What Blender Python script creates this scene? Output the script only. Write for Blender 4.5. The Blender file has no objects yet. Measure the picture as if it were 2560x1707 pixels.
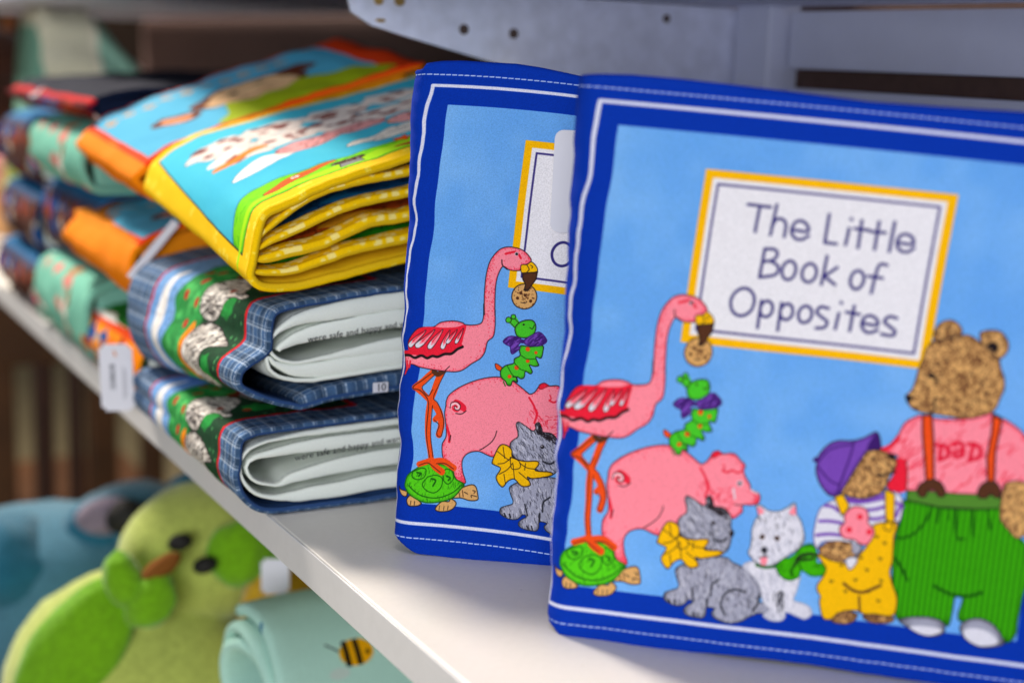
# Cloth baby books on a white shop shelf - everything is built by code.
import bpy, bmesh, math, random
import numpy as np
from mathutils import Vector, Matrix, noise as mnoise

CAM={'right': [0.872512,-0.48702,0.039174],'up': [0.061469,0.188957,0.98006],'back': [-0.484711,-0.852705,0.194804],'h': 0.228}
BOOK1={'b': [0.2857,0.4622,0.0],'d': [0.7292,-0.6843,0.0],'n': [0.6843,0.7292,0.0],'lean': 3.0,'cu': [-5.4416,1.1177,-0.010832,-1.9002e-05,-0.00028964,-0.00022736],'cv': [-20.02,-0.021316,0.94195,0.00029187,7.2731e-05,0.00024706],'top': [(-6.6,221.1),(-4.7,222.7),(-2.8,223.5),(7.0,224.0),(19.0,224.2),(37.6,223.4),(60.2,221.9),(81.2,220.3),(108.1,218.0),(135.3,217.3),(161.5,216.9)],'bot': [(-1.1,1.9),(3.5,-0.5),(9.4,-1.6),(25.8,-1.2),(46.6,-0.6),(71.7,1.0),(90.6,1.4),(139.1,0.6),(182.8,0.6)],'L': 214}
BOOK2={'b': [0.2676,0.572,0.0],'d': [0.8107,-0.5854,0.0],'n': [0.5854,0.8107,0.0],'lean': 6.0,'cu': [-5.8381,1.085,0.0012367,2.5379e-05,-0.00069631,-0.00023838],'cv': [-23.139,-0.021849,0.93633,-1.0592e-05,0.00077173,0.00030199],'top': [(1.1,223.1),(2.8,225.7),(11.0,227.1),(19.9,227.6),(30.8,227.3),(44.5,227.2),(55.4,226.0),(75.0,222.7),(93.1,221.0),(130,216.5),(170,212),(212,209)],'bot': [(-1.2,6.5),(0.4,4.0),(10.0,0.6),(27.5,0.1),(72.5,0.0),(95.0,-0.0)],'L': 212}
PROF={'L_cover': [(302.7,47.8),(270.6,46.8),(247.8,46.2),(230.9,45.4),(222.2,44.3),(218.0,42.4),(216.3,40.2),(215.5,35.3),(215.4,29.2),(214.3,24.6),(214.5,19.8),(216.4,13.5),(220.7,7.2),(226.3,2.9),(234.7,0.7),(262.0,0.4),(303.9,0.8)],'L_outer': [(302.9,41.7,30.0),(261.4,40.5,28.0),(234.5,38.6,14.0),(223.1,35.2,13.0),(218.3,28.9,14.0),(219.0,20.6,14.0),(224.9,12.9,16.0),(234.7,8.8,20.0),(252.7,8.3,60.0),(303.7,11.0,80.0)],'L_top': [(303.1,34.1,70.0),(261.5,33.7,62.0),(238.9,32.4,40.0),(225.7,30.3,20.0),(221.5,27.7,13.0),(221.6,23.8,13.0),(225.8,18.5,13.0),(237.3,15.0,14.0),(243.6,17.4,40.0),(271.0,21.5,70.0),(303.3,23.5,80.0)],'U_cover': [(303.8,113.2),(278.6,111.3),(256.0,108.5),(239.2,106.1),(233.6,103.7),(231.6,99.6),(230.8,92.9),(230.8,85.7),(228.1,83.1),(222.1,79.9),(217.3,76.1),(215.4,71.1),(216.3,66.7),(222.6,62.1),(234.3,57.0),(247.7,53.0),(254.0,53.7),(261.2,55.5),(279.7,57.2),(302.4,58.4)],'U_flap': [(247.6,56.7,40.0),(253.0,58.0,80.0),(261.2,59.8,92.0),(279.6,61.8,100.0),(302.3,63.8,105.0)],'U_outer': [(304.1,105.3,85.0),(269.6,101.8,80.0),(247.2,98.3,50.0),(236.7,93.0,20.0),(232.6,86.9,14.0),(235.5,80.7,14.0),(244.8,77.1,14.0),(260.9,78.1,20.0),(301.8,82.4,70.0)],'U_mid': [(304.3,96.0,85.0),(269.8,92.7,80.0),(250.0,89.6,60.0),(239.4,85.6,30.0),(237.2,83.6,20.0)],'U_low': [(302.0,75.7,80.0),(261.0,72.9,75.0),(244.8,73.2,50.0),(234.2,78.3,18.0),(231.7,81.8,14.0),(231.4,79.3,14.0),(234.2,73.1,14.0),(243.1,68.7,16.0),(256.5,67.6,18.0),(302.1,70.8,20.0)],'Y_cover': [(309.1,179.8),(285.8,172.4),(269.4,167.5),(254.6,162.1),(244.3,157.0),(237.6,154.5),(232.8,152.3),(229.6,149.5),(227.2,143.5),(225.3,135.5),(223.7,125.8),(222.7,120.7),(224.0,117.4),(227.6,113.7),(234.3,111.6),(249.0,111.7),(270.3,115.7),(307.3,123.4)],'Y_p1': [(307.4,169.7,60.0),(282.8,165.4,58.0),(263.9,160.8,55.0),(248.6,153.5,50.0),(237.7,145.6,45.0),(230.5,139.4,35.0),(226.6,134.3,20.0)],'Y_p2': [(307.7,159.2,66.0),(286.2,155.3,64.0),(267.2,149.7,60.0),(251.7,143.0,58.0),(236.5,136.9,50.0),(228.7,132.8,30.0),(225.8,130.3,20.0)],'Y_p3': [(307.3,147.1,80.0),(289.7,145.1,80.0),(273.7,138.9,70.0),(261.2,133.9,70.0),(242.7,130.1,70.0),(232.4,127.8,60.0),(226.4,127.7,25.0)],'Y_p4': [(307.6,135.9,75.0),(280.3,131.0,70.0),(261.3,125.6,65.0),(245.8,121.5,55.0),(230.6,121.2,45.0),(224.9,122.3,20.0)]}

sc = bpy.context.scene
# ------------------------------------------------------------------ camera, world, lights, exposure
cam = bpy.data.cameras.new('camera'); co = bpy.data.objects.new('camera', cam); sc.collection.objects.link(co)
R_, U_, B_ = CAM['right'], CAM['up'], CAM['back']
co.matrix_world = Matrix(((R_[0],U_[0],B_[0],0),(R_[1],U_[1],B_[1],0),(R_[2],U_[2],B_[2],CAM['h']),(0,0,0,1)))
cam.sensor_width = 36; cam.sensor_fit = 'HORIZONTAL'; cam.lens = 36*3556/2560.
cam.clip_start = .02; cam.clip_end = 60
cam.dof.use_dof = True; cam.dof.focus_distance = .650; cam.dof.aperture_fstop = 4.3; cam.dof.aperture_blades = 0
sc.camera = co
w = bpy.data.worlds.new('World'); sc.world = w; w.use_nodes = True
bg = w.node_tree.nodes['Background']; bg.inputs['Color'].default_value = (.80,.86,1,1); bg.inputs['Strength'].default_value = .22
def area(name, loc, target, sx, sy, power, col):
    l = bpy.data.lights.new(name,'AREA'); l.shape='RECTANGLE'; l.size=sx; l.size_y=sy; l.energy=power; l.color=col
    o = bpy.data.objects.new(name,l); sc.collection.objects.link(o); o.location=loc
    o.rotation_euler = (Vector(target)-Vector(loc)).to_track_quat('-Z','Y').to_euler(); return o
area('ceiling_light',(-.28,2.85,1.9),(.25,.6,0),.50,.50,150,(1,.90,.78))
area('ceiling_light',(.05,.1,2.2),(.25,.6,0),.6,.5,6,(1,.94,.86))
area('shop_window',(-1.35,-1.45,.42),(.38,.55,.12),1.5,1.0,50,(.95,.97,1))
sc.view_settings.view_transform='Standard'; sc.view_settings.look='None'; sc.view_settings.gamma=1; sc.view_settings.exposure=0.0
sc.view_settings.use_curve_mapping=False
sc.render.engine='CYCLES'; sc.cycles.use_denoising=True; sc.cycles.max_bounces=6

# ------------------------------------------------------------------ printed artwork (tenths of a millimetre on the cover)
ART=[
['f',(246,152,166),[148,448,148,468,162,501,213,541,292,578,372,598,438,595,484,574,525,548,542,540,562,552,576,576,584,590,604,598,627,589,658,595,680,590,700,572,722,554,719,532,730,509,751,481,759,462,791,451,799,430,791,410,767,401,738,399,731,390,734,372,722,358,700,340,673,345,566,338,486,325,463,286,419,246,381,239,324,255,280,247,253,226,244,197,251,157,269,110,232,114,203,151,190,191,156,203,144,227,143,273,161,311,156,362,145,412],1],
['e',(222,48,72),2.6,0.75],
['o',(38,30,34),0.4],
['d',(222,48,72),0.2,300,1],
['s',(38,30,34),0.4,[401,356,395,330,379,303,349,277,326,262],1],
['s',(222,48,72),0.9,[539,524,564,491,580,452,573,415],1],
['h',(222,48,72),0.35,2.2,26,-60,25,[539,473,603,480,640,397,608,348,539,386]],
['h',(222,48,72),0.3,2.0,18,30,25,[618,446,691,459,690,377,637,372]],
['f',(222,48,72),[187,477,215,475,246,452,243,426,220,434,204,423,180,435],1],
['s',(248,205,210),1.0,[170,450,194,462,212,449,203,435,191,444],1],
['s',(38,30,34),0.35,[169,439,174,463,196,470,217,457,214,434,195,434,190,447,201,448],1],
['s',(38,30,34),0.4,[199,417,227,417,248,432],1],
['f',(222,48,72),[576,573,585,591,604,598,627,589,612,580,592,567],1],
['e',(38,30,34),1.0,0.8],
['s',(222,48,72),0.8,[632,524,652,518,672,528,694,521,716,531],1],
['s',(222,48,72),0.5,[632,549,639,534,632,524],1],
['f',(226,224,232),[721,482,718,474,711,470,702,472,698,480,700,488,708,492,716,490],1],
['f',(38,30,34),[716,481,714,476,709,473,704,475,701,479,703,484,707,487,713,486],1],
['s',(226,224,232),0.7,[686,458,696,419],1],
['s',(226,224,232),0.6,[759,461,773,454,790,449],1],
['s',(38,30,34),0.35,[698,396,720,396,740,399],1],
['s',(222,48,72),1.2,[163,352,177,313,177,287],1],
['s',(38,30,34),0.5,[183,316,180,292],1],
['s',(226,92,40),3.0,[72,601,37,569,-2,524],1],
['s',(226,92,40),2.6,[1,522,34,495,70,467],1],
['s',(226,92,40),3.2,[70,465,106,434,125,399,134,359,126,316],1],
['s',(226,92,40),2.6,[102,383,120,399,131,367],1],
['s',(226,92,40),3.2,[111,603,96,560,85,514,70,467],1],
['s',(226,92,40),2.8,[70,465,66,403,70,339,76,274,90,195],1],
['s',(38,30,34),0.35,[59,590,24,562,-9,530,-9,515,15,511,54,476,64,436,64,355,68,274,80,200],1],
['s',(38,30,34),0.35,[129,601,106,544,85,482,109,455,137,400,145,360,138,312,121,308,115,325,123,358,98,379],1],
['s',(38,30,34),0.35,[92,599,43,549,23,523,57,488,77,518],1],
['s',(38,30,34),0.35,[83,445,84,356,88,275,98,202],1],
['s',(92,58,40),2.2,[70,599,93,588,122,604],1],
['f',(246,152,166),[293,875,286,940,282,1006,283,1064,292,1118,310,1155,336,1184,366,1196,400,1197,436,1190,462,1174,482,1152,482,1137,465,1126,444,1119,440,1097,419,1091,387,1092,358,1105,343,1079,334,1039,333,994,338,928,343,879,342,899,349,825,345,780,321,754,313,707,294,675,255,648,215,617,179,605,127,604,65,607,2,614,-40,625,-58,595,-67,572,-72,609,-79,650,-83,676,-53,683,-46,737,-15,793,51,803,86,826,147,836,191,831,206,823,245,824,281,836,289,869,285,926],1],
['e',(222,48,72),2.2,0.7],
['o',(38,30,34),0.4],
['d',(222,48,72),0.2,300,1],
['f',(222,48,72),[-50,685,-41,745,-10,794,46,803,99,802,160,808,209,821,204,768,194,726,145,687,85,675,-3,667],1],
['f',(246,152,166),[17,787,-11,763,-37,733,-47,716,-46,702,-32,706,-18,720,3,754],1],
['o',(38,30,34),0.3],
['f',(226,224,232),[-32,735,-47,716,-44,704,-33,706,-19,727,-34,719],1],
['s',(222,48,72),0.5,[9,779,-16,748,-27,732],1],
['f',(246,152,166),[61,791,28,767,-3,736,-16,719,-15,703,0,706,17,721,43,757],1],
['o',(38,30,34),0.3],
['f',(226,224,232),[3,739,-16,719,-14,705,0,706,17,728,-1,721],1],
['s',(222,48,72),0.5,[52,783,22,752,8,734],1],
['f',(246,152,166),[100,794,72,768,45,735,35,716,38,701,55,705,69,720,89,758],1],
['o',(38,30,34),0.3],
['f',(226,224,232),[51,737,36,715,41,703,54,705,67,728,51,718],1],
['s',(222,48,72),0.5,[93,786,68,751,57,734],1],
['f',(246,152,166),[135,793,117,766,102,733,99,715,104,703,117,709,125,725,133,761],1],
['o',(38,30,34),0.3],
['f',(226,224,232),[107,736,99,715,106,705,117,709,122,731,111,720],1],
['s',(222,48,72),0.5,[132,785,117,752,113,734],1],
['f',(246,152,166),[170,798,150,779,130,754,124,741,126,730,137,733,147,745,161,772],1],
['o',(38,30,34),0.3],
['f',(226,224,232),[134,756,124,741,126,732,136,733,146,750,134,743],1],
['s',(222,48,72),0.5,[165,792,147,767,139,754],1],
['f',(246,152,166),[199,806,183,783,169,757,166,743,169,732,178,738,186,751,195,779],1],
['o',(38,30,34),0.3],
['f',(226,224,232),[173,760,166,742,170,735,178,738,184,756,175,747],1],
['s',(222,48,72),0.5,[196,799,183,772,178,758],1],
['s',(222,48,72),2.2,[-76,674,-22,680,32,669,84,682,144,698,194,724],1],
['s',(38,30,34),1.2,[-80,663,-48,665,-22,656,6,668,33,658,59,669,86,667,120,682,154,686,180,708,205,721],1],
['s',(222,48,72),0.8,[-63,638,-65,601,-67,580],1],
['s',(222,48,72),0.8,[-45,639,-50,610],1],
['s',(38,30,34),0.4,[127,607,147,628],1],
['s',(222,48,72),1.0,[362,1164,382,1171,406,1177,422,1168,435,1151],1],
['f',(226,224,232),[422,1170,420,1163,414,1160,407,1162,404,1168,406,1175,412,1178,419,1176],1],
['f',(38,30,34),[420,1169,419,1164,414,1162,409,1163,407,1167,408,1172,413,1175,417,1173],1],
['s',(38,30,34),0.5,[348,1134,354,1110,378,1093],1],
['f',(236,188,24),[442,1121,466,1125,485,1140,508,1124,518,1105,507,1093,451,1084,441,1101],1],
['o',(38,30,34),0.35],
['s',(38,30,34),0.35,[467,1122,479,1104,470,1091],1],
['s',(38,30,34),0.3,[483,1124,494,1118,490,1110],1],
['f',(214,172,118),[528,985,516,942,477,920,433,932,412,971,425,1014,464,1035,507,1023],1],
['e',(92,58,40),1.2,0.6],
['o',(38,30,34),0.4],
['d',(92,58,40),0.25,60,0],
['f',(92,58,40),[447,967,446,962,441,959,435,961,432,966,434,971,439,974,445,972],1],
['f',(92,58,40),[481,985,480,979,475,976,469,978,466,983,468,988,473,991,479,989],1],
['f',(92,58,40),[509,961,507,955,502,952,497,954,494,959,496,964,501,967,506,966],1],
['f',(92,58,40),[460,992,458,986,453,984,448,985,445,990,446,996,451,998,457,997],1],
['s',(38,30,34),0.3,[457,949,474,947,485,954],1],
['f',(92,58,40),[451,1084,507,1094,519,1100,516,1063,498,1032,482,1004,466,1006,470,1033,454,1056],0],
['e',(38,30,34),1.4,0.7],
['o',(38,30,34),0.4],
['f',(214,172,118),[218,55,256,87,298,104,320,97,331,66,332,40,294,33,250,40,207,36],1],
['e',(92,58,40),1.0,0.5],
['o',(38,30,34),0.4],
['s',(38,30,34),0.35,[306,79,319,77,313,67],1],
['s',(38,30,34),0.35,[266,68,283,61],1],
['s',(38,30,34),0.35,[302,47,301,57,327,54],1],
['s',(92,58,40),0.4,[239,69,246,42],1],
['s',(92,58,40),0.4,[256,75,262,47],1],
['f',(214,172,118),[-49,68,-37,55,-6,49,-14,26,-38,33],1],
['e',(92,58,40),1.0,0.5],
['o',(38,30,34),0.4],
['f',(214,172,118),[-11,12,11,35,49,7,56,0,36,-11,-2,-13],1],
['e',(92,58,40),1.0,0.6],
['o',(38,30,34),0.4],
['f',(214,172,118),[127,-16,157,16,192,19,200,34,229,16,214,-11,184,-25,142,-28],1],
['e',(92,58,40),1.0,0.6],
['o',(38,30,34),0.4],
['s',(38,30,34),0.3,[8,9,6,-8],1],
['s',(38,30,34),0.3,[23,8,22,-9],1],
['s',(38,30,34),0.3,[147,-4,146,-21],1],
['s',(38,30,34),0.3,[170,-4,168,-21],1],
['s',(38,30,34),0.3,[190,-1,188,-18],1],
['f',(96,196,40),[-18,84,-9,124,29,163,57,180,117,182,170,180,201,162,218,124,262,103,247,78,207,35,138,12,67,7,11,31,-12,62],1],
['e',(34,98,24),2.4,0.75],
['o',(34,98,24),0.5],
['s',(34,98,24),0.45,[81,122,121,132,153,119,151,80,119,53,79,62,58,88,81,122],1],
['s',(34,98,24),0.45,[8,141,43,159,68,153,64,120,33,107,10,117,8,141],1],
['s',(34,98,24),0.45,[167,164,196,158,208,123,185,97,162,111,155,143,167,164],1],
['s',(34,98,24),0.8,[100,115,122,108,111,83],1],
['s',(34,98,24),0.8,[26,138,45,135,36,123],1],
['s',(34,98,24),0.8,[174,132,192,125,184,113],1],
['s',(34,98,24),0.5,[-1,77,47,39,128,30,205,58,250,98],1],
['h',(34,98,24),0.25,1.6,70,80,20,[-18,84,-9,124,29,163,57,180,117,182,170,180,201,162,218,124,262,103,247,78,207,35,138,12,67,7,11,31,-12,62]],
['s',(226,92,40),2.6,[91,199,68,189,30,176],1],
['s',(226,92,40),3.2,[91,195,109,172,148,149],1],
['s',(226,92,40),2.8,[97,191,151,197,206,171],1],
['s',(38,30,34),0.3,[29,171,68,184,93,175,142,145],1],
['s',(38,30,34),0.3,[117,184,161,187,205,166],1],
['f',(226,92,40),[397,627,373,635,366,657,381,655,404,639],1],
['o',(38,30,34),0.3],
['f',(84,190,56),[479,753,523,753,577,765,582,740,576,708,553,711,558,694,569,674,549,667,526,670,542,643,534,631,510,639,508,614,494,603,474,610,478,586,456,590,449,568,432,568,422,583,399,601,395,630,415,654,452,669,454,689,479,708,473,732],1],
['e',(34,98,24),1.6,0.7],
['o',(38,30,34),0.4],
['f',(226,92,40),[522,742,520,734,512,730,505,733,501,740,503,747,510,751,518,749],1],
['f',(226,92,40),[558,731,556,725,551,722,546,724,543,729,545,734,550,737,555,735],1],
['f',(226,92,40),[525,688,523,682,517,679,511,680,508,686,510,692,516,695,522,693],1],
['f',(226,92,40),[479,653,477,645,469,641,461,643,457,650,460,658,467,662,475,660],1],
['f',(226,92,40),[448,609,446,602,440,599,433,600,430,606,432,613,438,616,445,614],1],
['s',(34,98,24),0.4,[484,709,512,696,552,701],1],
['s',(34,98,24),0.4,[454,673,483,648,517,640],1],
['s',(34,98,24),0.4,[424,653,452,616,474,606],1],
['h',(34,98,24),0.25,2.2,22,60,40,[399,691,450,689,448,664,407,647]],
['s',(34,98,24),0.5,[423,563,412,582],1],
['s',(38,30,34),0.5,[455,608,470,608,477,586],1],
['s',(84,190,56),2.4,[452,835,411,865],1],
['s',(84,190,56),2.4,[457,843,430,878],1],
['f',(84,190,56),[422,864,419,855,410,850,400,852,396,861,399,871,408,876,417,873],1],
['o',(38,30,34),0.35],
['f',(84,190,56),[441,881,438,873,431,869,423,871,419,879,421,886,429,890,437,888],1],
['o',(38,30,34),0.35],
['s',(38,30,34),0.3,[444,829,417,853],1],
['s',(38,30,34),0.3,[463,850,437,872],1],
['f',(84,190,56),[444,834,462,858,494,872,524,871,538,847,533,815,502,792,462,791,446,811],1],
['e',(34,98,24),1.5,0.6],
['o',(38,30,34),0.4],
['f',(38,30,34),[486,850,485,847,482,845,478,846,476,849,478,852,481,854,484,853],1],
['s',(38,30,34),0.35,[510,839,523,835,531,854],1],
['f',(128,86,176),[394,764,419,788,457,790,480,777,466,751,476,741,445,711,434,720,429,742,409,750],1],
['e',(70,38,110),1.6,0.5],
['o',(70,38,110),0.4],
['h',(70,38,110),0.7,3,26,45,4,0],
['f',(128,86,176),[490,778,525,807,557,824,589,800,591,780,557,760,505,759],1],
['e',(70,38,110),1.6,0.5],
['o',(70,38,110),0.4],
['h',(70,38,110),0.7,3,26,45,4,0],
['f',(70,38,110),[494,774,492,767,485,763,478,765,474,772,476,779,483,782,490,780],1],
['f',(170,170,184),[487,121,575,166,681,183,715,167,760,152,806,120,835,84,845,50,843,24,884,20,929,-2,919,-13,846,-21,812,-36,771,-62,719,-73,665,-59,650,-40,661,-23,627,-21,625,-48,610,-65,556,-63,531,-48,541,-26,566,-8,549,0,524,-24,486,-28,445,-12,443,14,469,28,501,46,484,90],1],
['e',(52,52,60),2.2,0.7],
['o',(52,52,60),0.4],
['h',(52,52,60),0.22,1.9,230,-72,20,0],
['h',(226,224,232),0.24,1.9,170,-72,22,0],
['s',(52,52,60),0.7,[639,26,640,67,669,95],1],
['s',(52,52,60),0.8,[705,-38,685,-5,697,38,737,62,780,57],1],
['s',(52,52,60),0.6,[555,47,571,-2],1],
['s',(52,52,60),0.9,[627,-21,626,14],1],
['s',(52,52,60),0.9,[819,-14,837,18,839,49],1],
['s',(52,52,60),0.8,[462,-7,469,-19],1],
['s',(52,52,60),0.8,[487,-7,492,-20],1],
['s',(52,52,60),0.6,[570,-48,577,-60],1],
['s',(52,52,60),0.6,[592,-46,596,-58],1],
['f',(226,224,232),[758,156,799,181,853,162,905,163,989,148,994,118,987,77,981,46,1023,37,1050,24,1059,-1,1034,-22,1008,-18,955,-4,953,-25,933,-42,891,-42,863,-25,886,-1,858,25,836,84,799,126],1],
['e',(170,170,184),2.0,0.6],
['o',(170,170,184),0.4],
['h',(170,170,184),0.24,2.1,150,-75,20,0],
['s',(52,52,60),0.6,[911,58,925,75,937,61,919,33],1],
['h',(52,52,60),0.3,3.0,22,-80,20,[901,56,942,61,937,10,912,7]],
['f',(226,224,232),[782,275,780,306,789,343,799,364,787,400,803,406,837,388,878,388,907,403,941,427,952,387,974,359,991,316,995,281,974,247,945,224,902,188,868,168,831,169,793,190,775,213,781,235],1],
['e',(170,170,184),2.2,0.65],
['o',(52,52,60),0.35],
['h',(170,170,184),0.24,2.1,150,-80,28,0],
['h',(52,52,60),0.24,1.8,40,-70,30,0],
['f',(92,58,40),[836,281,834,274,827,270,819,272,815,279,818,286,825,290,832,288],1],
['f',(38,30,34),[832,281,831,276,827,274,822,275,819,279,820,284,825,287,830,285],1],
['f',(92,58,40),[897,282,895,274,888,271,880,273,877,279,879,287,886,291,893,288],1],
['f',(38,30,34),[893,281,892,277,888,274,883,275,880,280,882,285,886,287,891,286],1],
['f',(52,52,60),[853,230,850,221,841,216,831,219,826,227,829,237,838,242,848,239],1],
['s',(38,30,34),0.4,[841,217,840,202,822,197],1],
['s',(38,30,34),0.4,[840,202,858,204],1],
['f',(246,152,166),[828,196,855,199,854,175,836,170],1],
['f',(246,152,166),[793,393,802,397,822,380,802,367],1],
['f',(246,152,166),[941,415,949,382,922,386],1],
['s',(34,98,24),1.1,[815,167,853,162,893,172],1],
['f',(74,170,16),[942,210,963,227,988,259,1020,276,1044,262,1054,228,1056,205,1098,205,1090,164,1069,153,1035,151,999,167,990,140,958,123,922,132,896,163,899,181,925,206],1],
['e',(26,84,10),1.8,0.5],
['o',(26,84,10),0.4],
['s',(38,30,34),1.2,[976,213,994,227,1025,236,1045,234],1],
['s',(38,30,34),0.9,[988,209,1019,213,1041,221],1],
['s',(26,84,10),1.0,[967,142,956,160,973,190,976,213],1],
['s',(26,84,10),0.6,[976,213,998,168],1],
['s',(38,30,34),0.9,[979,214,968,184],1],
['h',(26,84,10),0.3,3,24,30,30,0],
['f',(170,170,184),[469,307,481,324,501,341,501,362,490,396,501,409,532,396,568,378,582,391,578,408,594,419,609,394,616,379,653,378,677,361,691,337,694,302,708,283,701,266,694,220,670,196,626,196,552,230,507,239,483,258,472,282],1],
['e',(52,52,60),2.2,0.7],
['o',(38,30,34),0.4],
['h',(52,52,60),0.24,2.1,170,-55,22,0],
['h',(226,224,232),0.24,2.0,120,-55,24,0],
['h',(38,30,34),0.4,3,40,-40,30,[572,380,657,384,688,347,663,339,618,359]],
['h',(38,30,34),0.4,2.4,16,-70,20,[580,401,606,409,613,379,583,376]],
['f',(38,30,34),[626,313,624,307,618,304,611,306,608,311,610,318,616,321,622,319],1],
['s',(226,224,232),0.35,[613,315,617,315],1],
['f',(38,30,34),[688,283,705,287,708,273,698,266],1],
['s',(52,52,60),0.8,[625,248,658,242,683,260],1],
['f',(236,188,24),[389,217,410,275,429,298,458,296,479,278,482,252,513,240,546,238,599,246,607,231,594,203,663,206,667,191,587,166,559,169,576,136,536,125,500,152,470,139,445,110,413,147,431,191,397,205],1],
['e',(92,58,40),1.4,0.45],
['o',(38,30,34),0.4],
['s',(38,30,34),0.32,[482,250,449,219,417,210],1],
['s',(38,30,34),0.32,[487,223,463,190,427,165],1],
['s',(38,30,34),0.32,[488,218,500,153],1],
['s',(38,30,34),0.32,[519,226,554,210,592,209],1],
['s',(38,30,34),0.32,[436,289,447,239],1],
['s',(38,30,34),0.32,[411,265,470,231],1],
['s',(38,30,34),0.32,[546,229,544,198],1],
['s',(38,30,34),0.32,[518,185,565,155],1],
['s',(38,30,34),0.32,[449,168,459,128],1],
['s',(38,30,34),0.32,[473,247,513,236,522,206,484,197,473,247],1],
['f',(74,170,16),[1367,492,1495,479,1625,488,1721,506,1745,449,1791,405,1826,376,1856,269,1842,194,1838,131,1835,80,1835,29,1814,-8,1793,-4,1768,31,1707,61,1630,50,1616,77,1622,111,1624,142,1597,141,1594,85,1585,26,1551,44,1470,44,1390,28,1382,101,1358,160,1347,254,1346,344,1354,407,1359,464],1],
['e',(26,84,10),2.6,0.75],
['o',(38,30,34),0.35],
['v',(26,84,10),2.1,0.7],
['s',(26,84,10),0.9,[1466,475,1454,426,1419,370,1379,345,1352,342],1],
['s',(26,84,10),0.9,[1556,476,1573,374,1600,369],1],
['s',(26,84,10),0.8,[1618,484,1632,382],1],
['s',(26,84,10),0.8,[1493,417,1496,471],1],
['s',(26,84,10),0.7,[1535,436,1530,475],1],
['s',(26,84,10),0.8,[1671,492,1692,419],1],
['s',(26,84,10),1.2,[1516,173,1553,158,1591,149,1644,151,1693,172],1],
['s',(26,84,10),1.2,[1357,261,1389,220,1410,184],1],
['f',(170,170,184),[1397,23,1427,37,1502,50,1558,41,1575,9,1558,-13,1521,-24,1477,-19,1432,1],1],
['e',(52,52,60),3.0,0.7],
['o',(38,30,34),0.35],
['f',(226,224,232),[1442,2,1495,12,1549,11,1564,2,1521,-21,1477,-17],1],
['f',(170,170,184),[1629,33,1650,58,1695,71,1745,56,1786,12,1796,-16,1760,-33,1709,-40,1659,-19,1634,11],1],
['e',(52,52,60),3.0,0.7],
['o',(38,30,34),0.35],
['f',(226,224,232),[1644,16,1685,30,1738,21,1774,-15,1714,-35,1662,-17],1],
['f',(246,152,166),[1241,675,1273,699,1298,736,1320,792,1353,820,1379,831,1425,825,1519,834,1604,862,1620,876,1671,857,1718,834,1763,797,1809,721,1826,613,1731,604,1716,558,1625,540,1518,530,1366,530,1326,515,1288,535,1307,587,1311,639,1306,663,1245,663],1],
['e',(222,48,72),3.6,0.85],
['o',(38,30,34),0.35],
['h',(222,48,72),0.45,4.5,90,50,22,0],
['f',(222,48,72),[1312,650,1345,647,1356,588,1361,531,1326,517,1291,537,1307,587],1],
['s',(38,30,34),0.35,[1346,647,1358,588,1362,533],1],
['s',(222,48,72),1.6,[1248,676,1282,697,1305,732],1],
['s',(212,44,72),1.5,[1450,721,1478,724,1498,706,1497,684,1469,665],1],
['s',(212,44,72),1.5,[1467,722,1467,664],1],
['s',(212,44,72),1.5,[1514,729,1535,742,1547,724,1550,691],1],
['s',(212,44,72),1.5,[1547,714,1521,706,1520,691,1532,686,1548,698],1],
['s',(212,44,72),1.5,[1562,740,1589,743,1611,723,1608,695,1576,675],1],
['s',(212,44,72),1.5,[1583,741,1578,676],1],
['f',(92,138,58),[1365,529,1407,535,1565,542,1709,556,1727,507,1625,489,1495,480,1367,492],0],
['e',(26,84,10),1.6,0.6],
['o',(38,30,34),0.35],
['f',(226,92,40),[1381,831,1415,835,1434,743,1459,582,1431,578,1412,668,1391,762],0],
['e',(92,58,40),1.0,0.6],
['o',(38,30,34),0.7],
['f',(226,92,40),[1634,866,1668,852,1668,818,1665,725,1678,606,1656,603,1639,698,1641,795],0],
['e',(92,58,40),1.0,0.6],
['o',(38,30,34),0.7],
['f',(92,58,40),[1402,537,1409,560,1433,579,1459,586,1487,576,1508,545,1505,524,1484,522,1470,543,1444,540,1437,516,1416,513],1],
['o',(38,30,34),0.4],
['f',(92,58,40),[1625,560,1637,591,1660,605,1686,603,1706,578,1708,547,1689,546,1673,556,1660,538,1634,536],1],
['o',(38,30,34),0.4],
['f',(214,172,118),[1717,601,1751,618,1784,617,1814,599,1838,434,1811,408,1787,397,1758,422,1728,452,1716,484,1714,556],1],
['e',(92,58,40),2.0,0.75],
['o',(38,30,34),0.3],
['h',(92,58,40),0.34,2.0,86,-100,50,0],
['h',(38,30,34),0.24,1.5,26,-100,60,0],
['f',(214,172,118),[1375,1132,1373,1162,1387,1193,1415,1211,1442,1209,1468,1188,1473,1169,1460,1152,1418,1134,1384,1123],1],
['e',(92,58,40),2.0,0.75],
['o',(38,30,34),0.3],
['h',(92,58,40),0.34,2.0,46,70,50,0],
['h',(38,30,34),0.24,1.5,14,70,60,0],
['f',(214,172,118),[1538,1168,1548,1184,1582,1193,1614,1188,1641,1157,1648,1124,1633,1093,1609,1082,1563,1118],1],
['e',(92,58,40),2.0,0.75],
['o',(38,30,34),0.3],
['h',(92,58,40),0.34,2.0,46,60,50,0],
['h',(38,30,34),0.24,1.5,14,60,60,0],
['f',(38,30,34),[1568,1131,1585,1146,1605,1143,1613,1125,1605,1107,1586,1116],1],
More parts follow.
